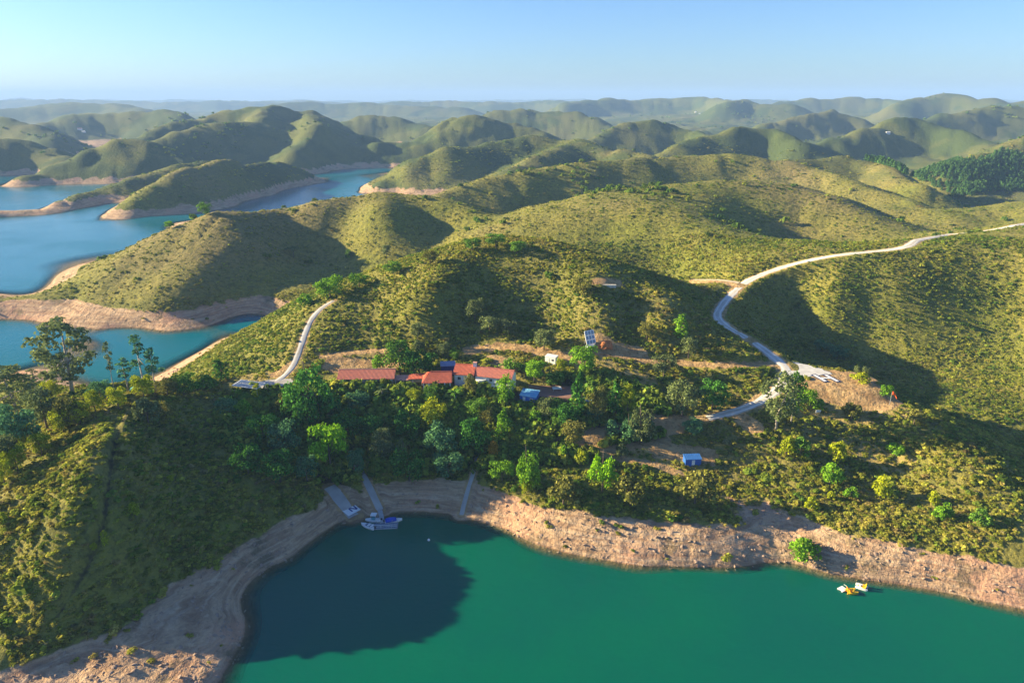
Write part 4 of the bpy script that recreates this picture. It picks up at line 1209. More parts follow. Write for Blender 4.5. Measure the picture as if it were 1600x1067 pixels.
MB_W = hut('white_cabin', 'small white cabin alone on the ochre terrace', 'cabin', (851, 557), (868, 560), gz((858, 566)) + 2.3, 2.6, gz((858, 566)), WHITE, WHITE, 0.15, 0.1, door=0.3, win=0.72)
hut('blue_cabin', 'bright blue cabin with pale blue sheet roof below the paved terrace', 'cabin', (811, 618), (838, 622), gz((825, 630)) + 2.3, 4.0, gz((825, 630)), BLUE, BLUE_PALE, 0.9, 0.2, door=0.28, win=0.7)
hut('blue_shed', 'isolated bright blue shed on the open dirt slope', 'shed', (1071, 719), (1097, 718), gz((1084, 722)) + 1.7, 2.6, gz((1084, 722)), BLUE, mat('blue_roof_sheet', (0.04, 0.16, 0.46), 0.6, 0.2, 1.0), 0.5, 0.12, door=0.5)
hut('portable_toilet', 'narrow blue portable cubicle among the grey-green trees', 'cubicle', (940, 636), (948, 636), gz((944, 648)) + 2.2, 1.3, gz((944, 648)), BLUE, WHITEP, 0.1, 0.06, door=0.5)
hut('teal_shed', 'teal shed half hidden behind the dark cypress', 'shed', (908, 626), (924, 628), gz((915, 640)) + 2.2, 2.5, gz((915, 640)), mat('teal_paint', (0.06, 0.28, 0.33), 0.7, 0.2, 1.0), BLUE_PALE, 0.3, 0.15, door=0.4)
# thatched shelter
A, B, yaw, L = frame_from((832, 663), (868, 668), gz((850, 676)) + 2.2)
o = tag(empty('straw_shelter', (A[0], A[1], gz((850, 676))), yaw), 'open shelter with pale straw roof beside the banana plants', 'shelter')
for x in (0.4, L - 0.4):
    for y in (0.4, 3.2):
        MB().tube([(x, y, -0.8), (x, y, 2.3)], 0.09, 6).build('post', WOODB, o)
r = MB(); rows = []
for i in range(25):
    x = L * i / 24; q = 0.05 * math.sin(i * 2.1)
    rows.append([(x, -0.2, 2.0 + q), (x, 1.8, 2.7 + q), (x, 3.8, 2.05 + q), (x, 3.8, 2.3 + q), (x, 1.8, 2.98 + q), (x, -0.2, 2.25 + q)])
r.loft(rows).build('roof', THATCH, o)
# carport with solar roof
A, B, yaw, L = frame_from((362, 602), (404, 606), 23.0)
yaw -= 0.1
o = tag(empty('carport', (A[0], A[1], 20.6), yaw), 'low carport with dark solar panels and white edge beams by the forecourt', 'carport')
for x in (0.3, L - 0.3):
    for y in (0.3, 4.2):
        MB().box(x - 0.08, x + 0.08, y - 0.08, y + 0.08, -0.8, 2.3).build('post', STEEL, o)
ro = MB().add([(0, 0, 2.25), (L, 0, 2.35), (L, 4.5, 2.6), (0, 4.5, 2.5), (0, 0, 2.4), (L, 0, 2.5), (L, 4.5, 2.75), (0, 4.5, 2.65)], [(3, 2, 1, 0), (4, 5, 6, 7), (0, 1, 5, 4), (1, 2, 6, 5), (2, 3, 7, 6), (3, 0, 4, 7)]).build('roof', WHITEP, o)
for i in range(4):
    for j in range(2):
        a, b = L * (0.04 + 0.24 * i), L * (0.25 + 0.24 * i); c, d = 0.25 + 2.1 * j, 2.15 + 2.1 * j
        zf = lambda x, y: 2.4 + 0.1 * x / L + 0.25 * y / 4.5 + 0.03
        MB().add([(a, c, zf(a, c)), (b, c, zf(b, c)), (b, d, zf(b, d)), (a, d, zf(a, d)), (a, c, zf(a, c) + .05), (b, c, zf(b, c) + .05), (b, d, zf(b, d) + .05), (a, d, zf(a, d) + .05)],
                 [(4, 5, 6, 7), (0, 1, 5, 4), (1, 2, 6, 5), (2, 3, 7, 6), (3, 0, 4, 7)]).build('panel', SOLAR, o)
# garden gazebo with green roof on the foreground hill
b = hit(213, 618)
o = tag(empty('gazebo', b, 0.3), 'small gazebo with a teal green roof on the hill beside yellow-green trees', 'gazebo')
for k in range(4):
    a = math.pi / 4 + k * math.pi / 2
    MB().tube([(1.3 * math.cos(a), 1.3 * math.sin(a), -0.6), (1.3 * math.cos(a), 1.3 * math.sin(a), 2.3)], 0.07, 6).build('post', WOODB, o)
MB().add([(1.9 * math.cos(math.pi / 4 + k * math.pi / 2), 1.9 * math.sin(math.pi / 4 + k * math.pi / 2), 2.2) for k in range(4)] + [(0, 0, 3.0)], [(0, 1, 4), (1, 2, 4), (2, 3, 4), (3, 0, 4), (3, 2, 1, 0)]).build('roof', mat('teal_canvas', (0.03, 0.26, 0.22), 0.7, 0.2, 1.0), o)
# blue play tent in the shaded garden
b = hit(502, 672)
o = tag(empty('garden_tent', b, 0.4), 'little blue tent with a red top in the shade beside the bright green tree', 'tent')
MB().add([(-1.7, -1.3, -.2), (1.7, -1.3, -.2), (1.7, 1.3, -.2), (-1.7, 1.3, -.2), (-1.5, -1.1, 1.6), (1.5, -1.1, 1.6), (1.5, 1.1, 1.6), (-1.5, 1.1, 1.6)], [(0, 1, 5, 4), (1, 2, 6, 5), (2, 3, 7, 6), (3, 0, 4, 7)]).build('wall', mat('sky_blue_canvas', (0.02, 0.25, 0.70), 0.7, 0.15, 1.0), o)
MB().add([(-1.8, -1.4, 1.55), (1.8, -1.4, 1.55), (1.8, 1.4, 1.55), (-1.8, 1.4, 1.55), (-1.1, 0, 2.5), (1.1, 0, 2.5)], [(0, 1, 5, 4), (1, 2, 5), (2, 3, 4, 5), (3, 0, 4), (3, 2, 1, 0)]).build('roof', mat('red_canvas', (0.40, 0.04, 0.05), 0.7, 0.15, 1.0), o)

# ------------------------------------------------------------------ solar array, brick mound, cistern, terrace bits
b = hit(924, 541)
o = tag(empty('solar_array', b, 0.55), 'upright white-framed panel grid standing on the terrace edge below the hill', 'solar array')
WPx, HPx, NC, NRW = 3.9, 4.9, 3, 3
tl = math.radians(68)
def sp(u, v, d=0.0):
    return (u, v * math.cos(tl) - d * math.sin(tl), 0.8 + v * math.sin(tl) + d * math.cos(tl))
for i in range(NC):
    for j in range(NRW):
        u0, u1 = -WPx / 2 + WPx * i / NC + 0.16, -WPx / 2 + WPx * (i + 1) / NC - 0.16
        v0, v1 = HPx * j / NRW + 0.2, HPx * (j + 1) / NRW - 0.2
        MB().add([sp(u0, v0, 0.02), sp(u1, v0, 0.02), sp(u1, v1, 0.02), sp(u0, v1, 0.02), sp(u0, v0, 0.07), sp(u1, v0, 0.07), sp(u1, v1, 0.07), sp(u0, v1, 0.07)], [(4, 5, 6, 7), (0, 1, 5, 4), (1, 2, 6, 5), (2, 3, 7, 6), (3, 0, 4, 7)]).build('panel', mat('grey_blue_cells', (0.26, 0.32, 0.42), 0.4, 0.2, 2.0), o)
fr = MB()
for i in range(NC + 1):
    u = -WPx / 2 + WPx * i / NC
    fr.add([sp(u - .14, 0, -.05), sp(u + .14, 0, -.05), sp(u + .14, HPx, -.05), sp(u - .14, HPx, -.05), sp(u - .14, 0, .1), sp(u + .14, 0, .1), sp(u + .14, HPx, .1), sp(u - .14, HPx, .1)], [(4, 5, 6, 7), (0, 1, 5, 4), (1, 2, 6, 5), (2, 3, 7, 6), (3, 0, 4, 7), (3, 2, 1, 0)])
for j in range(NRW + 1):
    v = HPx * j / NRW
    fr.add([sp(-WPx / 2, v - .14, -.04), sp(WPx / 2, v - .14, -.04), sp(WPx / 2, v + .14, -.04), sp(-WPx / 2, v + .14, -.04), sp(-WPx / 2, v - .14, .11), sp(WPx / 2, v - .14, .11), sp(WPx / 2, v + .14, .11), sp(-WPx / 2, v + .14, .11)], [(4, 5, 6, 7), (0, 1, 5, 4), (1, 2, 6, 5), (2, 3, 7, 6), (3, 0, 4, 7), (3, 2, 1, 0)])
fr.build('frame', WHITEP, o)
for s in (-1.4, 1.4):
    MB().tube([(s, 2.6, -0.8), sp(s, HPx * 0.7, -0.1)], 0.08, 6).build('strut', STEEL, o)
    MB().tube([(s, 0.05, -0.8), sp(s, 0.3, -0.1)], 0.1, 6).build('strut', STEEL, o)
MB().box(-2.1, 2.1, -0.5, 0.9, -0.6, 0.55).build('footing', WHITE, o)
b = hit(945, 541)
rgm = np.random.default_rng(8)
o = tag(empty('earth_mound', b, 0.1), 'heap of orange-red earth beside the white panel grid', 'mound')
bmm = bmesh.new(); bmesh.ops.create_icosphere(bmm, subdivisions=3, radius=1.0)
for v in bmm.verts:
    n = v.co.normalized(); v.co = Vector((n.x * 3.6, n.y * 2.4, max(n.z, -0.3) * 2.7)) * (0.82 + 0.30 * float(fbm(np.array([n.x * 2 + 5]), np.array([n.y * 2 + n.z]), 3, 4)[0]))
me = bpy.data.meshes.new('soil'); bmm.to_mesh(me); bmm.free(); me.materials.append(mat('orange_earth', (0.55, 0.20, 0.075), 0.95, 0.4, 0.9, bump=0.5))
q = bpy.data.objects.new('soil', me); COL.objects.link(q); q.parent = o
b = hit(948, 446)
o = tag(empty('water_cistern', b, -0.1), 'low pale concrete cistern near the top of the main hill', 'cistern')
MB().box(-3.2, 3.6, -0.5, 0.5, -0.8, 0.35).build('tank', CREAM, o)
MB().box(-4.4, -2.6, 0.6, 1.6, -0.8, 0.5).build('hatch', mat('blue_grey_sheet', (0.25, 0.36, 0.55), 0.6, 0.2, 1.0), o)
b = hit(768, 618)
o = tag(empty('garden_wall', b, 0.15), 'low curved white garden wall below the white house', 'wall', kind='thing')
w_ = MB(); rings = []
for i in range(13):
    t = i / 12; x = -3.2 + 6.4 * t; y = -1.1 * math.sin(math.pi * t)
    rings.append([(x, y - 0.15, -1.0), (x, y + 0.15, -1.0), (x, y + 0.15, 0.7), (x, y - 0.15, 0.7)])
w_.loft(rings).build('coping', WHITE, o)
b = hit(870, 610)
o = tag(empty('garden_table', (b[0], b[1], 19.36), 0.15), 'white garden table on the reddish paved terrace', 'table')
MB().box(-1.5, 1.5, -1.1, 1.1, 0.72, 0.80).build('tabletop', WHITEP, o)
for x in (-1.3, 1.3):
    for y in (-0.9, 0.9):
        MB().box(x - .05, x + .05, y - .05, y + .05, 0, 0.72).build('leg', STEEL, o)
b = hit(1278, 647)
o = tag(empty('white_sign', b, 0.2), 'small white board on posts at the shaded edge of the helipad slope', 'sign')
MB().box(-0.9, 0.9, -0.03, 0.03, 0.7, 1.5).build('board', WHITEP, o)
for x in (-0.7, 0.7):
    MB().box(x - .05, x + .05, 0.032, 0.13, -0.5, 1.4).build('post', STEEL, o)

# ------------------------------------------------------------------ helipad marking and windsock
HZ = 22.19
o = tag(empty('helipad_marking', PZ(1290, 590, 22.14)), 'white letter H edged in dark blue painted on the helipad', 'marking')
c0 = PZ(1290, 590, 22.14)
def stroke(mb, a, b_, w, z, th):
    a, b_ = a[:2] - c0[:2], b_[:2] - c0[:2]
    d = (b_ - a) / np.linalg.norm(b_ - a); n = np.array([-d[1], d[0]])
    q = [a + n * w / 2, a - n * w / 2, b_ - n * w / 2, b_ + n * w / 2]
    mb.add([(p[0], p[1], z - th) for p in q] + [(p[0], p[1], z) for p in q], [(4, 5, 6, 7), (0, 1, 5, 4), (1, 2, 6, 5), (2, 3, 7, 6), (3, 0, 4, 7)])
L0, L1 = PZ(1272, 585.5, HZ), PZ(1290, 595.5, HZ); R0, R1 = PZ(1290, 585.5, HZ), PZ(1309, 595.5, HZ)
mb = MB(); n0 = 0.0
for k, (a, b_) in enumerate(((L0, L1), (R0, R1))):
    e = (b_ - a) / np.linalg.norm(b_ - a) * 0.6
    stroke(mb, a - e, b_ + e, 2.1, 0.03 + 0.004 * k, 0.02)
mid = ((L0 + L1) / 2, (R0 + R1) / 2)
mb.build('outline', mat('navy_ground_paint', (0.03, 0.045, 0.13), 0.9, 0.3, 1.0), o)
for k, (a, b_) in enumerate(((L0, L1), (R0, R1), mid)):
    q = MB(); stroke(q, a, b_, 1.0, 0.055 + 0.004 * k, 0.015); q.build('stroke', mat('white_ground_paint', (0.80, 0.80, 0.80), 0.85, 0.12, 1.2), o)
b = hit(1390, 632)
o = tag(empty('windsock', b, -0.3), 'orange windsock on a short mast at the end of the helipad', 'windsock')
MB().tube([(0, 0, -0.6), (0, 0, 4.2)], [0.09, 0.06], 6).build('mast', STEEL, o)
rings = []
for i in range(7):
    t = i / 6; cx, cz, rr = 0.25 + 1.3 * t, 4.0 - 1.5 * t * t, 0.62 - 0.30 * t
    rings.append([(cx, rr * math.cos(2 * math.pi * k / 10), cz + rr * math.sin(2 * math.pi * k / 10)) for k in range(10)])
MB().loft(rings, False).build('sock', mat('orange_cloth', (0.85, 0.16, 0.03), 0.8, 0.15, 1.0), o, True)

# ------------------------------------------------------------------ boats and pontoon
def hull(mb, L, B, H, fine=2.2, trans=0.9):
    rings = []
    for i in range(10):
        t = i / 9; b = max(B / 2 * (trans + (1 - trans) * math.sin(math.pi * min(t * 1.6, 1) / 2)) * (1 - max(t - 0.4, 0) ** fine / 0.6 ** fine), 0.02)
        sh = H * (1 + 0.35 * max(t - 0.4, 0) ** 2)
        x = -L / 2 + L * t
        kz = -0.22 * (1 - t ** 4)
        rings.append([(x, -b, sh), (x, -b * 0.86, 0.05), (x, 0, kz), (x, b * 0.86, 0.05), (x, b, sh), (x, b * 0.8, sh + 0.04), (x, 0, sh + 0.06), (x, -b * 0.8, sh + 0.04)])
    mb.loft(rings)
def boat(name, label, p, rz, L, B, parts):
    o = tag(empty(name, (p[0], p[1], 0.0), rz), label, 'boat')
    m = MB(); hull(m, L, B, 0.62); m.build('hull', WHITEP, o)
    if 'cockpit' in parts:
        MB().box(-L * 0.40, L * 0.10, -B * 0.33, B * 0.33, 0.69, 0.75).build('cockpit', mat('blue_grey_cockpit', (0.20, 0.25, 0.34), 0.7, 0.2, 1.0), o)
        for x in (-L * 0.32, -L * 0.1):
            MB().box(x - 0.25, x + 0.25, -B * 0.3, B * 0.3, 0.752, 1.02).build('seat', WHITEP, o)
        MB().add([(L * .12, -B * .32, .72), (L * .12, B * .32, .72), (L * .05, B * .28, 1.2), (L * .05, -B * .28, 1.2)], [(0, 1, 2, 3)]).build('windscreen', GLASS, o)
    if 'cover' in parts:
        rings = []
        for i in range(8):
            t = i / 7; x = -L * 0.46 + L * 0.62 * t; w = B * 0.5 * (1 - 0.25 * t ** 3); hh = 0.35 + 0.5 * math.sin(math.pi * (0.15 + 0.75 * t))
            rings.append([(x, w * math.cos(math.pi * k / 6), 0.66 + hh * math.sin(math.pi * k / 6)) for k in range(7)])
        MB().loft(rings).build('cover', mat('royal_blue_cover', (0.02, 0.08, 0.50), 0.7, 0.2, 1.0), o, True)
    if 'canopy' in parts:
        MB().box(-1.1, 0.5, -0.8, 0.8, 2.15, 2.27).build('canopy', WHITEP, o)
        for x in (-1.0, 0.4):
            for y in (-0.7, 0.7):
                MB().tube([(x, y, 0.6), (x, y, 2.16)], 0.04, 5).build('post', STEEL, o)
        MB().box(-0.6, 0.3, -0.5, 0.5, 0.66, 1.45).build('console', mat('teal_console', (0.10, 0.34, 0.42), 0.5, 0.2, 1.0), o)
        MB().tube([(-1.6, 0.5, 0.6), (-1.7, 0.5, 4.6)], [0.05, 0.03], 5).build('mast', STEEL, o)
    mo = MB().box(-L / 2 - 0.42, -L / 2 - 0.02, -0.2, 0.2, 0.35, 1.05).build('outboard_motor', BLACK, o)
    MB().box(-L / 2 - 0.30, -L / 2 - 0.14, -0.08, 0.08, -0.35, 0.345).build('shaft', BLACK, mo)
    return o
boat('motorboat', 'open white motorboat with pointed bow at the end of the pontoon', PZ(575, 823, 0), math.radians(152), 4.6, 1.8, ('cockpit',))
boat('motorboat', 'boat with a small white canopy moored behind the pontoon', PZ(583, 814, 0), math.radians(175), 4.4, 1.8, ('canopy',))
boat('motorboat', 'white boat under a royal blue cover beside the pontoon', PZ(615, 815, 0), math.radians(18), 4.8, 1.9, ('cover',))
p = PZ(600, 823, 0)
o = tag(empty('pontoon', (p[0], p[1], 0), math.radians(4)), 'floating blue-grey pontoon with handrails between the moored boats', 'pontoon')
for i in range(14):
    x = -3.7 + i * 0.54
    MB().box(x, x + 0.50, -1.15, 1.15, 0.38, 0.46).build('plank', DECK, o)
for y in (-0.9, 0.9):
    MB().tube([(-3.7, y, 0.12), (3.7, y, 0.12)], 0.26, 8).build('float', mat('grey_float', (0.35, 0.38, 0.42), 0.6, 0.2, 1.0), o)
for y in (-1.12, 1.12):
    for i in range(6):
        if y > 0 and i in (2, 3): continue
        x = -3.6 + 7.2 * i / 5
        MB().tube([(x, y, 0.42), (x, y, 1.35)], 0.05, 5).build('rail_post', STEEL, o)
    if y < 0:
        for z in (0.9, 1.35):
            MB().tube([(-3.6, y, z), (3.6, y, z)], 0.05, 5).build('handrail', WHITEP, o)
for x in (-2.6, 0.2, 2.4):
    bc = MB().box(x - 0.8, x + 0.8, -0.55, -0.1, 0.80, 0.88).build('bench', DECK, o)
    MB().box(x - 0.7, x + 0.7, -0.5, -0.15, 0.465, 0.798).build('base', mat('dark_blue_box', (0.04, 0.09, 0.22), 0.7, 0.2, 1.0), bc)
a, c = PZ(594, 797, 0.9), PZ(598, 817, 0.46)
L = float(np.linalg.norm((c - a)[:2]))
o = tag(empty('gangway', (a[0], a[1], 0), math.atan2(c[1] - a[1], c[0] - a[0])), 'short grey gangway from the ramp down to the pontoon', 'gangway')
for i in range(8):
    x = L * i / 8; z = 0.95 - 0.4 * i / 8
    MB().box(x + 0.02, x + L / 8 - 0.02, -0.6, 0.6, z - 0.06, z).build('plank', mat('pale_planks', (0.45, 0.46, 0.48), 0.8, 0.2, 2.0), o)
for y in (-0.58, 0.58):
    MB().tube([(0, y, 0.80), (L, y, 0.40)], 0.06, 5).build('beam', STEEL, o)
# pale panel with blue zigzag at the foot of the slipway
a, c = PZ(541, 791, 1.0), PZ(556, 803, 0.3)
o = tag(empty('slipway_panel', ((a + c) / 2 + np.array([0, 0, 0.14])), math.atan2(c[1] - a[1], c[0] - a[0])), 'pale panel with a dark blue zigzag mark lying at the foot of the slipway', 'panel')
o.rotation_euler = (0, math.atan2(0.75, float(np.linalg.norm((c - a)[:2]))), math.atan2(c[1] - a[1], c[0] - a[0]))
MB().box(-1.7, 1.7, -2.1, 2.1, 0.0, 0.10).build('board', WHITEP, o)
z = MB()
for x0_, y0_, x1_, y1_ in ((-1.0, -0.2, 0.9, -0.2), (-1.0, 1.5, 0.9, 1.5), (-1.0, -0.1, 0.9, 1.4)):
    d = Vector((x1_ - x0_, y1_ - y0_, 0)).normalized(); n = Vector((-d.y, d.x, 0)) * 0.22
    z0 = 0.112 + 0.003 * len(z.v) / 8
    q = [Vector((x0_, y0_, 0)) + n, Vector((x0_, y0_, 0)) - n, Vector((x1_, y1_, 0)) - n, Vector((x1_, y1_, 0)) + n]
    z.add([(v.x, v.y, 0.08) for v in q] + [(v.x, v.y, z0) for v in q], [(4, 5, 6, 7), (0, 1, 5, 4), (1, 2, 6, 5), (2, 3, 7, 6), (3, 0, 4, 7)])
z.build('mark', NAVY, o)
# buoy
p = PZ(670, 844, 0)
o = tag(empty('mooring_buoy', p), 'single round white buoy floating alone in the shaded cove', 'buoy')
bmm = bmesh.new(); bmesh.ops.create_uvsphere(bmm, u_segments=14, v_segments=10, radius=0.34)
me = bpy.data.meshes.new('float'); bmm.to_mesh(me); bmm.free(); me.materials.append(WHITEP); me.polygons.foreach_set('use_smooth', np.ones(len(me.polygons), bool))
q = bpy.data.objects.new('float', me); COL.objects.link(q); q.parent = o; q.location = (0, 0, 0.15)
MB().tube([(0, 0, 0.45), (0, 0, 0.72)], 0.05, 6).build('eye', STEEL, o)

def pedal_boat(label, p, rz, body, rim, s=1.0):
    o = tag(empty('pedal_boat', (p[0], p[1], 0.0), rz), label, 'pedal boat')
    o.scale = (s, s, s)
    for y in (-0.62, 0.62):
        rings = []
        for i in range(8):
            t = i / 7; x = -1.35 + 2.7 * t; w = 0.30 * (1 - abs(2 * t - 1) ** 3.5 * 0.8); hh = 0.42 + 0.1 * t
            rings.append([(x, y - w, hh), (x, y - w * 0.7, -0.15), (x, y + w * 0.7, -0.15), (x, y + w, hh)])
        MB().loft(rings).build('float', rim, o)
    MB().box(-0.95, 0.85, -0.34, 0.34, 0.18, 0.42).build('body', body, o)
    for y in (-0.45, 0.45):
        st = MB().box(-0.75, -0.15, y - 0.3, y + 0.3, 0.53, 0.68).build('seat', body, o)
        MB().add([(-0.78, y - 0.3, 0.66), (-0.78, y + 0.3, 0.66), (-1.0, y + 0.28, 1.2), (-1.0, y - 0.28, 1.2), (-0.68, y - 0.3, 0.682), (-0.68, y + 0.3, 0.682), (-0.9, y + 0.28, 1.22), (-0.9, y - 0.28, 1.22)],
                 [(0, 3, 2, 1), (4, 5, 6, 7), (0, 1, 5, 4), (1, 2, 6, 5), (2, 3, 7, 6), (3, 0, 4, 7)]).build('backrest', body, st)
    MB().box(0.25, 0.6, -0.3, 0.3, 0.42, 0.75).build('pedal_box', rim, o)
    return o
pedal_boat('all orange pedal boat in the middle of the three floating craft', PZ(1330, 925, 0), 0.1, ORANGE, YELLOW)
pedal_boat('yellow pedal boat with white rim nearest the stony bank', PZ(1346, 918, 0), 2.6, YELLOW, WHITEP)
p = PZ(1316, 921, 0)
o = tag(empty('swim_raft', (p[0], p[1], 0), 0.5), 'small pale swimming raft beside the all orange pedal boat', 'raft')
for i in range(5):
    MB().box(-0.9 + i * 0.36, -0.9 + i * 0.36 + 0.33, -0.75, 0.75, 0.22, 0.3).build('plank', WHITEP, o)
for y in (-0.5, 0.5):
    MB().tube([(-0.9, y, 0.06), (0.9, y, 0.06)], 0.16, 8).build('float', mat('grey_float'), o)
MB().tube([(0.8, -0.4, 0.25), (0.95, -0.4, 0.9), (0.95, 0.4, 0.9), (0.8, 0.4, 0.25)], 0.04, 5).build('ladder', STEEL, o)

# ------------------------------------------------------------------ far white houses
def far_house(label, px, py, L, W, h, rz, roofm=TILE_PALE):
    b = hit(px, py)
    o = tag(empty('far_house', b, rz), label, 'house')
    MB().box(-L / 2, L / 2, -W / 2, W / 2, -1.5, h).add([(-L / 2, -W / 2, h), (-L / 2, W / 2, h), (-L / 2, 0, h + W * 0.28), (L / 2, -W / 2, h), (L / 2, W / 2, h), (L / 2, 0, h + W * 0.28)], [(0, 2, 1), (3, 4, 5)]).build('wall', WHITE, o)
    r = MB(); v = W / 2 + 0.4; hv = h - 0.4 * 0.56 + 0.05; hr = h + W * 0.28 + 0.05
    r.add([(-L / 2 - .3, -v, hv), (L / 2 + .3, -v, hv), (L / 2 + .3, 0, hr), (-L / 2 - .3, 0, hr), (L / 2 + .3, v, hv), (-L / 2 - .3, v, hv)], [(0, 1, 2, 3), (3, 2, 4, 5)])
    r.build('roof', roofm, o)
    for i in range(3):
        x = L * (i - 1) * 0.3
        MB().box(x - 0.6, x + 0.6, -W / 2 - 0.06, -W / 2 + 0.05, 1.0, 2.2).build('window', GLASS, o)
far_house('distant white house on the skyline slope, upper of two', 1087, 176, 9, 5, 3, 0.2, WHITE)
far_house('distant white house on the skyline slope, lower of two', 1093, 178.5, 7, 5, 2.6, -0.3, WHITE)
far_house('lone bright white house on the tan hillside before the pine wood', 1387, 209, 7, 4, 2.2, 0.1, WHITE)
far_house('far white farmhouse on the wooded hill across the lake', 125, 203, 11, 6, 3.2, 0.3)
far_house('far white farm building beside the farmhouse across the lake', 131, 207, 9, 5, 2.6, -0.2, WHITE)
# ------------------------------------------------------------------ the trees one can tell apart
def frond_plant(name, label, cat, px, bot, h, n, length, wide, m, trunk_r, droop=0.6):
    b = hit(px, bot)
    o = tag(empty(name, b, (px % 7)), label, cat)
    if trunk_r:
        MB().tube([(0, 0, -0.5), (0.1, 0.05, h * 0.5), (0.05, 0, h)], [trunk_r * 1.2, trunk_r, trunk_r * 0.9], 7).build('trunk', BARK_PALE, o)
    rng = np.random.default_rng(int(px))
    for k in range(n):
        a = 2 * math.pi * k / n + rng.normal() * 0.15; up = rng.uniform(0.25, 1.1)
        f = MB(); vs = []; steps = 7
        for i in range(steps):
            t = i / (steps - 1)
            rr = length * t * math.cos(up * (1 - 0.3 * t)); z = h + length * (math.sin(up) * t - droop * t * t * 0.9)
            w = wide * math.sin(math.pi * (0.08 + 0.9 * t)) + 0.02
            cx, cy = rr * math.cos(a), rr * math.sin(a); nx, ny = -math.sin(a) * w, math.cos(a) * w
            vs += [(cx + nx, cy + ny, z - 0.25 * w), (cx, cy, z), (cx - nx, cy - ny, z - 0.25 * w)]
        fs = [(3 * i + j, 3 * i + j + 1, 3 * i + j + 4, 3 * i + j + 3) for i in range(steps - 1) for j in range(2)]
        f.add(vs, fs).build('frond', m, o)
frond_plant('palm_tree', 'tall palm with bare pale trunk in front of the hipped house', 'palm', 712, 636, 5.0, 16, 3.2, 0.38, GREENS['mid'], 0.28)
frond_plant('palm_tree', 'young palm in front of the long pinkish roof', 'palm', 598, 628, 4.2, 14, 2.8, 0.32, GREENS['grey'], 0.22)
frond_plant('banana_plant', 'yellow-green banana clump with broad leaves beside the straw shelter', 'plant', 816, 686, 1.4, 13, 3.4, 0.55, GREENS['lime'], 0.15, 0.45)

T = tree
G1 = 'eucalyptus trees on the left shore'
T(113, 506, 618, 92, 'eucalypt', 'grey', 'tallest eucalyptus, broad open crown against the blue lake', G1, 0)
T(226, 528, 612, 44, 'thin', 'blue', 'slim eucalyptus with tufted crown beside the gazebo', G1, 0)
T(246, 545, 612, 30, 'thin', 'blue', 'short thin eucalyptus right of the slim tufted one', G1, 1)
T(200, 560, 612, 34, 'thin', 'blue', 'low thin eucalyptus left of the slim tufted one', G1, 2)
T(180, 536, 612, 20, 'thin', 'grey', 'very sparse eucalyptus with two small tufts before the lake', G1, 1)
T(57, 576, 612, 26, 'thin', 'grey', 'little eucalyptus between the tallest one and the left edge', G1, 2)
G2 = 'trees on the back of the foreground hill'
T(28, 575, 655, 78, 'eucalypt', 'grey', 'grey-green tree cut by the left edge of the picture below the lake', G2, 1)
T(75, 598, 672, 70, 'round', 'grey', 'wide grey-green tree under the tallest eucalyptus', G2)
T(32, 628, 712, 80, 'round', 'blue', 'dark bluish tree below the one at the left edge', G2)
T(8, 668, 738, 60, 'round', 'grey', 'grey tree half out of the picture above the yellow-green bushes', G2)
T(112, 612, 668, 46, 'round', 'olive', 'olive brown tree between grey and yellow-green crowns', G2)
T(160, 588, 630, 40, 'round', 'blue', 'dark small tree right of the tallest eucalyptus trunk', G2)
G3 = 'yellow-green trees along the crest of the foreground hill'
T(82, 590, 628, 34, 'round', 'lime', 'yellow-green tree at the foot of the tallest eucalyptus', G3)
T(126, 622, 662, 36, 'round', 'lime', 'yellow-green tree at the bend of the crest row', G3)
T(150, 604, 646, 34, 'round', 'lime', 'yellow-green tree second from the gazebo', G3)
T(186, 596, 640, 36, 'round', 'lime', 'yellow-green tree next to the gazebo', G3)
T(100, 628, 676, 40, 'round', 'lime', 'yellow-green tree midway down the crest row', G3)
T(225, 578, 622, 40, 'round', 'lime', 'feathery yellow-green tree rising behind the gazebo', G3)
T(66, 668, 712, 36, 'round', 'lime', 'bright yellow-green tree beside the dark bluish tree', G3)
T(40, 656, 706, 34, 'round', 'lime', 'yellow-green tree in front of the dark bluish one', G3)
T(28, 688, 736, 38, 'round', 'lime', 'yellow-green tree low on the crest row near the picture edge', G3)
T(8, 705, 756, 36, 'round', 'lime', 'lowest yellow-green tree, cut by the picture edge', G3)
G4 = 'garden trees by the carport'
T(288, 582, 618, 52, 'round', 'mid', 'rounded green tree right of the feathery yellow one', G4)
T(262, 586, 618, 40, 'round', 'olive', 'olive tree between the feathery one and the rounded green one', G4)
T(346, 560, 594, 24, 'column', 'deep', 'dark upright tree on the lit slope above the carport', G4)
T(322, 582, 608, 40, 'bush', 'mid', 'low green bush left of the carport', G4)
T(403, 598, 626, 18, 'column', 'lime', 'narrow yellow-green tree at the corner of the forecourt', G4)
T(376, 622, 652, 36, 'bush', 'bright', 'bright bush below the carport', G4)
T(355, 616, 650, 40, 'round', 'blue', 'dim bluish tree below the carport posts', G4)
T(232, 620, 660, 46, 'bush', 'grey', 'grey-green bush just below the gazebo', G4)
T(258, 622, 652, 34, 'bush', 'olive', 'olive bush right of the grey one below the gazebo', G4)
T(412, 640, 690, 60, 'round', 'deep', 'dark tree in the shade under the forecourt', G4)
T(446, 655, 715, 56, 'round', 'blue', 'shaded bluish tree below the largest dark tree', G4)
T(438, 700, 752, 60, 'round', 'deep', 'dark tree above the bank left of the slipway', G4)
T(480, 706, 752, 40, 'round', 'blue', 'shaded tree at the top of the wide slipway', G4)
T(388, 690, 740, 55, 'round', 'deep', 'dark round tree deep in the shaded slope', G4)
T(448, 612, 650, 34, 'round', 'olive', 'pale drooping tree left of the largest dark tree', G4)
G5 = 'tall garden trees between the houses and the cove'
T(487, 552, 668, 86, 'heavy', 'deep', 'largest dense dark green tree at the end of the lane', G5, 0)
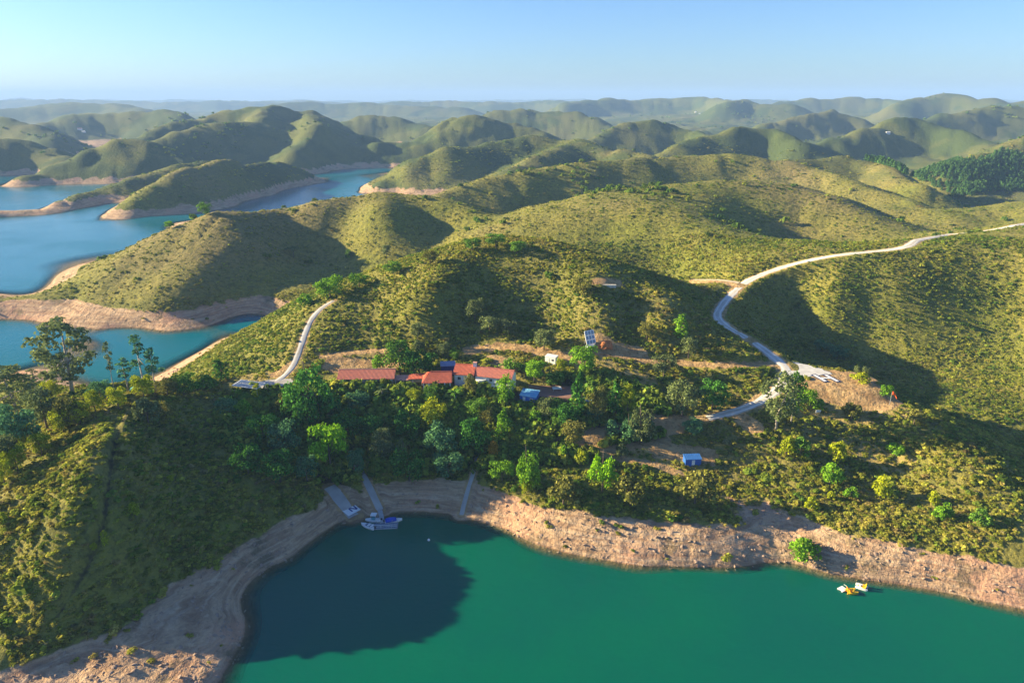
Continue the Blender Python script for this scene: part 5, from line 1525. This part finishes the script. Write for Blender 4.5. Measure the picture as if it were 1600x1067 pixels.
T(470, 590, 660, 54, 'heavy', 'mid', 'leafy green tree fused to the side of the largest dark one', G5, 1)
T(518, 656, 740, 60, 'round', 'vivid', 'vivid green tree standing out in the shade above the slipways', G5, 0)
T(625, 527, 584, 64, 'round', 'mid', 'big rounded tree behind the long house, lit on one side', G5, 1)
T(656, 540, 588, 56, 'round', 'deep', 'dark tree right of the big rounded one behind the long house', G5)
T(590, 553, 582, 26, 'bush', 'bright', 'small bright bush behind the long house roof', G5)
T(655, 530, 552, 22, 'bush', 'grey', 'little grey-green tree above the dark one behind the houses', G5)
T(711, 542, 562, 20, 'round', 'mid', 'small green tree above the tarpaulin shed', G5)
T(693, 532, 556, 26, 'round', 'grey', 'small grey tree left of the one above the tarpaulin shed', G5)
T(679, 622, 668, 48, 'round', 'lime', 'lit yellow-green crown below the hipped house', G5, 2)
T(648, 602, 632, 26, 'round', 'lime', 'small yellow-green tree under the hipped roof corner', G5)
T(676, 600, 634, 34, 'round', 'mid', 'mid-green tree hugging the hipped house veranda', G5)
T(735, 582, 622, 24, 'round', 'olive', 'trimmed olive-brown tree against the white house bay', G5)
T(790, 583, 634, 38, 'round', 'bright', 'bright round tree covering the corner of the white house', G5)
T(815, 598, 614, 26, 'bush', 'olive', 'small olive bush between the bright round tree and the blue cabin', G5)
T(560, 606, 640, 44, 'round', 'blue', 'shaded tree below the left half of the long house', G5)
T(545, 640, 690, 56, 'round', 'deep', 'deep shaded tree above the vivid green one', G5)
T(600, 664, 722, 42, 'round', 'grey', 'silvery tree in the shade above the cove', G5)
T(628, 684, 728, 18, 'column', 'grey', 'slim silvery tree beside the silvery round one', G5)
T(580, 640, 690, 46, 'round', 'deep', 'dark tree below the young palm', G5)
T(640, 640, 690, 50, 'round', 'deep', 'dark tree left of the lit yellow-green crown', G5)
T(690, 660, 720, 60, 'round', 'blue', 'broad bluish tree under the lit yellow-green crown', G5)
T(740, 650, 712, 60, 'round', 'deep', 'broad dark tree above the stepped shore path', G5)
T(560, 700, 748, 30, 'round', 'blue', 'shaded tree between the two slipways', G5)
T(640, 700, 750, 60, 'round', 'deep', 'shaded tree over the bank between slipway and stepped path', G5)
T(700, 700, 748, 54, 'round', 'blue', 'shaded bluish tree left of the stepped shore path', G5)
T(745, 616, 658, 36, 'round', 'mid', 'green tree right of the tall palm', G5)
T(785, 640, 690, 26, 'column', 'bright', 'upright bright tree left of the banana clump', G5)
T(762, 634, 668, 30, 'round', 'olive', 'olive-yellow tree left of the upright bright one', G5)
T(838, 640, 664, 26, 'bush', 'bright', 'small bush under the blue cabin', G5)
T(770, 688, 716, 24, 'bush', 'rust', 'orange-brown shrub among dark trees above the path', G5)
G6 = 'garden trees right of the houses'
T(824, 688, 768, 42, 'heavy', 'bright', 'tall leafy green tree above the sunlit rocky bank', G6, 2)
T(785, 718, 752, 42, 'round', 'bright', 'round green tree left of the tall leafy one over the bank', G6)
T(822, 744, 772, 24, 'bush', 'lime', 'yellow-green bush at the foot of the tall leafy tree', G6)
T(852, 618, 656, 34, 'round', 'grey', 'pale grey-green tree right of the blue cabin', G6)
T(868, 622, 658, 36, 'round', 'mid', 'green tree beside the paved terrace edge', G6)
T(888, 626, 668, 44, 'round', 'deep', 'dark tree left of the tallest cypress', G6)
T(902, 582, 662, 24, 'column', 'deep', 'tallest dark cypress right of the paved terrace', G6)
T(934, 600, 660, 40, 'round', 'olive', 'olive tree over the teal shed', G6)
T(962, 596, 652, 26, 'column', 'deep', 'second dark cypress, beside the lime-topped tree', G6)
T(980, 598, 652, 32, 'round', 'lime', 'lime-topped tree right of the second cypress', G6)
T(1000, 622, 692, 48, 'heavy', 'grey', 'large grey-green tree in front of the dirt track', G6)
T(982, 640, 692, 34, 'heavy', 'blue', 'bluish-green tree hugging the large grey-green one', G6)
T(955, 655, 680, 22, 'column', 'blue', 'small bluish cypress on the dirt terrace', G6)
T(928, 634, 662, 30, 'round', 'blue', 'low bluish tree beside the blue cubicle', G6)
T(912, 538, 588, 50, 'round', 'bright', 'big round tree under the white panel grid', G6, 0)
T(877, 556, 584, 18, 'round', 'lime', 'yellow tree left of the big round one under the panel grid', G6)
T(865, 578, 604, 36, 'round', 'mid', 'green tree above the garden table', G6)
T(835, 560, 596, 40, 'round', 'bright', 'green tree left of the white cabin slope', G6)
T(800, 560, 580, 44, 'bush', 'mid', 'low green bush behind the white house roof', G6)
T(1037, 550, 592, 44, 'round', 'grey', 'pale rounded tree on the upper dirt track', G6)
T(1066, 588, 650, 62, 'round', 'grey', 'broad grey-green tree below the upper dirt track', G6, 1)
T(1112, 590, 640, 56, 'round', 'deep', 'dark tree between the broad grey-green one and the road', G6)
T(895, 656, 698, 40, 'round', 'olive', 'brownish round tree below the terrace cypresses', G6)
T(881, 694, 718, 18, 'bush', 'bright', 'small green bush on the dirt terrace edge', G6)
T(941, 694, 768, 46, 'heavy', 'vivid', 'brilliant yellow-green tree on the slope above the bare bank', G6, 1)
T(910, 700, 722, 26, 'bush', 'lime', 'low yellow bush left of the brilliant tree', G6)
T(880, 745, 790, 56, 'bush', 'olive', 'olive thicket on the rim of the rocky bank', G6)
T(985, 745, 790, 60, 'bush', 'olive', 'wide olive bush above the bare bank right of the brilliant tree', G6)
T(1085, 738, 786, 62, 'bush', 'olive', 'dense olive thicket below the isolated blue shed', G6)
T(970, 690, 712, 26, 'bush', 'grey', 'grey bush on the lower dirt terrace', G6)
T(1082, 650, 680, 36, 'round', 'blue', 'bluish tree at the end of the road', G6)
G7 = 'trees around the helipad'
T(1213, 588, 672, 58, 'eucalypt', 'grey', 'pale-trunked eucalyptus leaning over the road by the helipad', G7, 2)
T(1236, 586, 660, 36, 'eucalypt', 'mid', 'darker eucalyptus behind the pale-trunked one', G7, 1)
T(1258, 602, 640, 34, 'round', 'bright', 'bright tree left of the dry grass on the helipad', G7)
T(1275, 616, 640, 24, 'bush', 'bright', 'low bright bush right of the bright tree at the helipad', G7)
T(1342, 580, 598, 32, 'bush', 'lime', 'rounded lime bush behind the painted letter', G7)
T(1338, 568, 586, 12, 'round', 'grey', 'small grey tree behind the rounded lime bush', G7)
T(1352, 570, 588, 16, 'round', 'grey', 'second small grey tree, right behind the rounded lime bush', G7)
T(1384, 598, 618, 26, 'bush', 'bright', 'bright bush beside the windsock', G7)
T(1330, 628, 656, 36, 'bush', 'olive', 'olive bush below the dry grass of the helipad', G7)
T(1428, 638, 662, 30, 'bush', 'olive', 'olive bush on the slope below the windsock', G7)
T(1282, 528, 548, 26, 'round', 'blue', 'pale tree in the shaded valley behind the helipad, left of a pair', G7)
T(1308, 536, 560, 34, 'round', 'blue', 'pale tree in the shaded valley behind the helipad, right of a pair', G7)
G8 = 'bright bushes on the right-hand slope'
T(1228, 680, 712, 32, 'bush', 'lime', 'yellow-green bush just below the pale-trunked eucalyptus', G8)
T(1250, 682, 712, 34, 'bush', 'mid', 'greener bush joined to the yellow-green one below the eucalyptus', G8)
T(1304, 684, 722, 30, 'bush', 'lime', 'upright yellow-green bush, upper of two in the middle of the slope', G8)
T(1296, 718, 756, 42, 'bush', 'bright', 'wide green bush below the upright yellow-green one', G8)
T(1374, 736, 780, 34, 'bush', 'lime', 'large yellow-green bush throwing a long shadow on bare ground', G8)
T(1328, 758, 778, 24, 'bush', 'bright', 'small bright bush left of the large yellow-green one', G8)
T(1266, 772, 796, 26, 'bush', 'lime', 'lime bush at the edge of the shaded bank', G8)
T(1298, 766, 780, 14, 'bush', 'lime', 'tiny lime bush right of the one at the shaded bank', G8)
T(1456, 762, 788, 22, 'bush', 'lime', 'lime bush on the far right slope, upper of two', G8)
T(1472, 782, 812, 30, 'bush', 'bright', 'green bush on the far right slope, lower of two', G8)
T(1398, 692, 712, 34, 'bush', 'bright', 'green bush high on the sunny slope', G8)
T(1530, 790, 818, 36, 'bush', 'mid', 'dark green bush near the right edge above the stony bank', G8)
T(1255, 842, 874, 54, 'bush', 'bright', 'bright green thicket at the waterline in the gully', G8)
G9 = 'lone small trees on the foreground slope'
T(211, 782, 806, 24, 'bush', 'lime', 'yellow bush above the shaded slope right of the footpath', G9)
T(165, 826, 852, 12, 'column', 'lime', 'slim yellow bush on the bend of the footpath', G9)
T(146, 846, 858, 12, 'bush', 'lime', 'tiny yellow bush left of the footpath bend', G9)
T(266, 740, 752, 12, 'bush', 'lime', 'tiny yellow bush high in the shaded slope', G9)
T(4, 795, 820, 22, 'bush', 'lime', 'yellow bush on the very edge of the picture', G9)
T(398, 690, 712, 20, 'bush', 'bright', 'small lit bush in the shaded slope above the bank', G9)
G10 = 'trees on the main hill'
T(516, 428, 466, 52, 'round', 'bright', 'large domed tree at the saddle beside the lane', G10)
T(562, 424, 448, 34, 'round', 'bright', 'domed tree right of the large one at the saddle', G10)
T(478, 456, 478, 26, 'bush', 'bright', 'low round bush left of the lane top', G10)
T(742, 462, 500, 38, 'round', 'grey', 'grey-green tree halfway up the main hill, left of three', G10)
T(765, 488, 520, 38, 'round', 'grey', 'grey-green tree halfway up the main hill, middle of three', G10)
T(795, 494, 524, 32, 'round', 'grey', 'grey-green tree halfway up the main hill, right of three', G10)
T(653, 502, 532, 24, 'round', 'grey', 'pale tree low on the main hill above the long house', G10)
T(850, 512, 546, 44, 'round', 'grey', 'grey tree above the ochre terrace', G10)
T(910, 430, 464, 40, 'round', 'olive', 'olive tree beside the concrete cistern', G10)
T(775, 362, 388, 34, 'round', 'mid', 'green tree on the very top of the main hill', G10)
T(738, 368, 392, 30, 'round', 'mid', 'green tree on the crest just left of the hilltop one', G10)
T(808, 374, 398, 30, 'round', 'mid', 'green tree on the crest just right of the hilltop one', G10)
T(672, 388, 412, 28, 'round', 'olive', 'olive tree on the left shoulder of the main hill', G10)
T(615, 406, 428, 34, 'round', 'mid', 'low spreading tree on the left crest of the main hill', G10)
T(1062, 490, 528, 24, 'column', 'bright', 'tall lit bush on the right shoulder of the main hill', G10)
T(1075, 520, 560, 30, 'round', 'grey', 'pale tree below the tall lit bush on the right shoulder', G10)
T(1010, 500, 530, 30, 'round', 'olive', 'olive tree on the right face of the main hill', G10)
G11 = 'lone trees on the peninsula'
T(321, 314, 336, 26, 'round', 'mid', 'round tree alone on top of the peninsula hill', G11)
T(265, 344, 358, 16, 'round', 'bright', 'small round tree on the left edge of the peninsula hill', G11)
T(459, 386, 402, 28, 'umbrella', 'grey', 'flat-topped pine alone in the shadow of the peninsula', G11)
T(604, 380, 402, 16, 'round', 'grey', 'pale tree at the foot of the second hill', G11)
# ------------------------------------------------------------------ haze
hz = MB().box(-16000, 16000, -1200, 15000, -25, 262).build('haze', None)
hm = bpy.data.materials.new('haze_air'); hm.use_nodes = True
hn = hm.node_tree
for n in list(hn.nodes):
    hn.nodes.remove(n)
ho = hn.nodes.new('ShaderNodeOutputMaterial'); hv = hn.nodes.new('ShaderNodeVolumePrincipled')
hv.inputs['Color'].default_value = (0.34, 0.56, 1.0, 1)
hv.inputs['Density'].default_value = 0.00012
hv.inputs['Anisotropy'].default_value = 0.0
hn.links.new(hv.outputs[0], ho.inputs['Volume'])
hz.data.materials.append(hm)
tag(hz, 'pale blue haze over the far hills', kind='stuff')
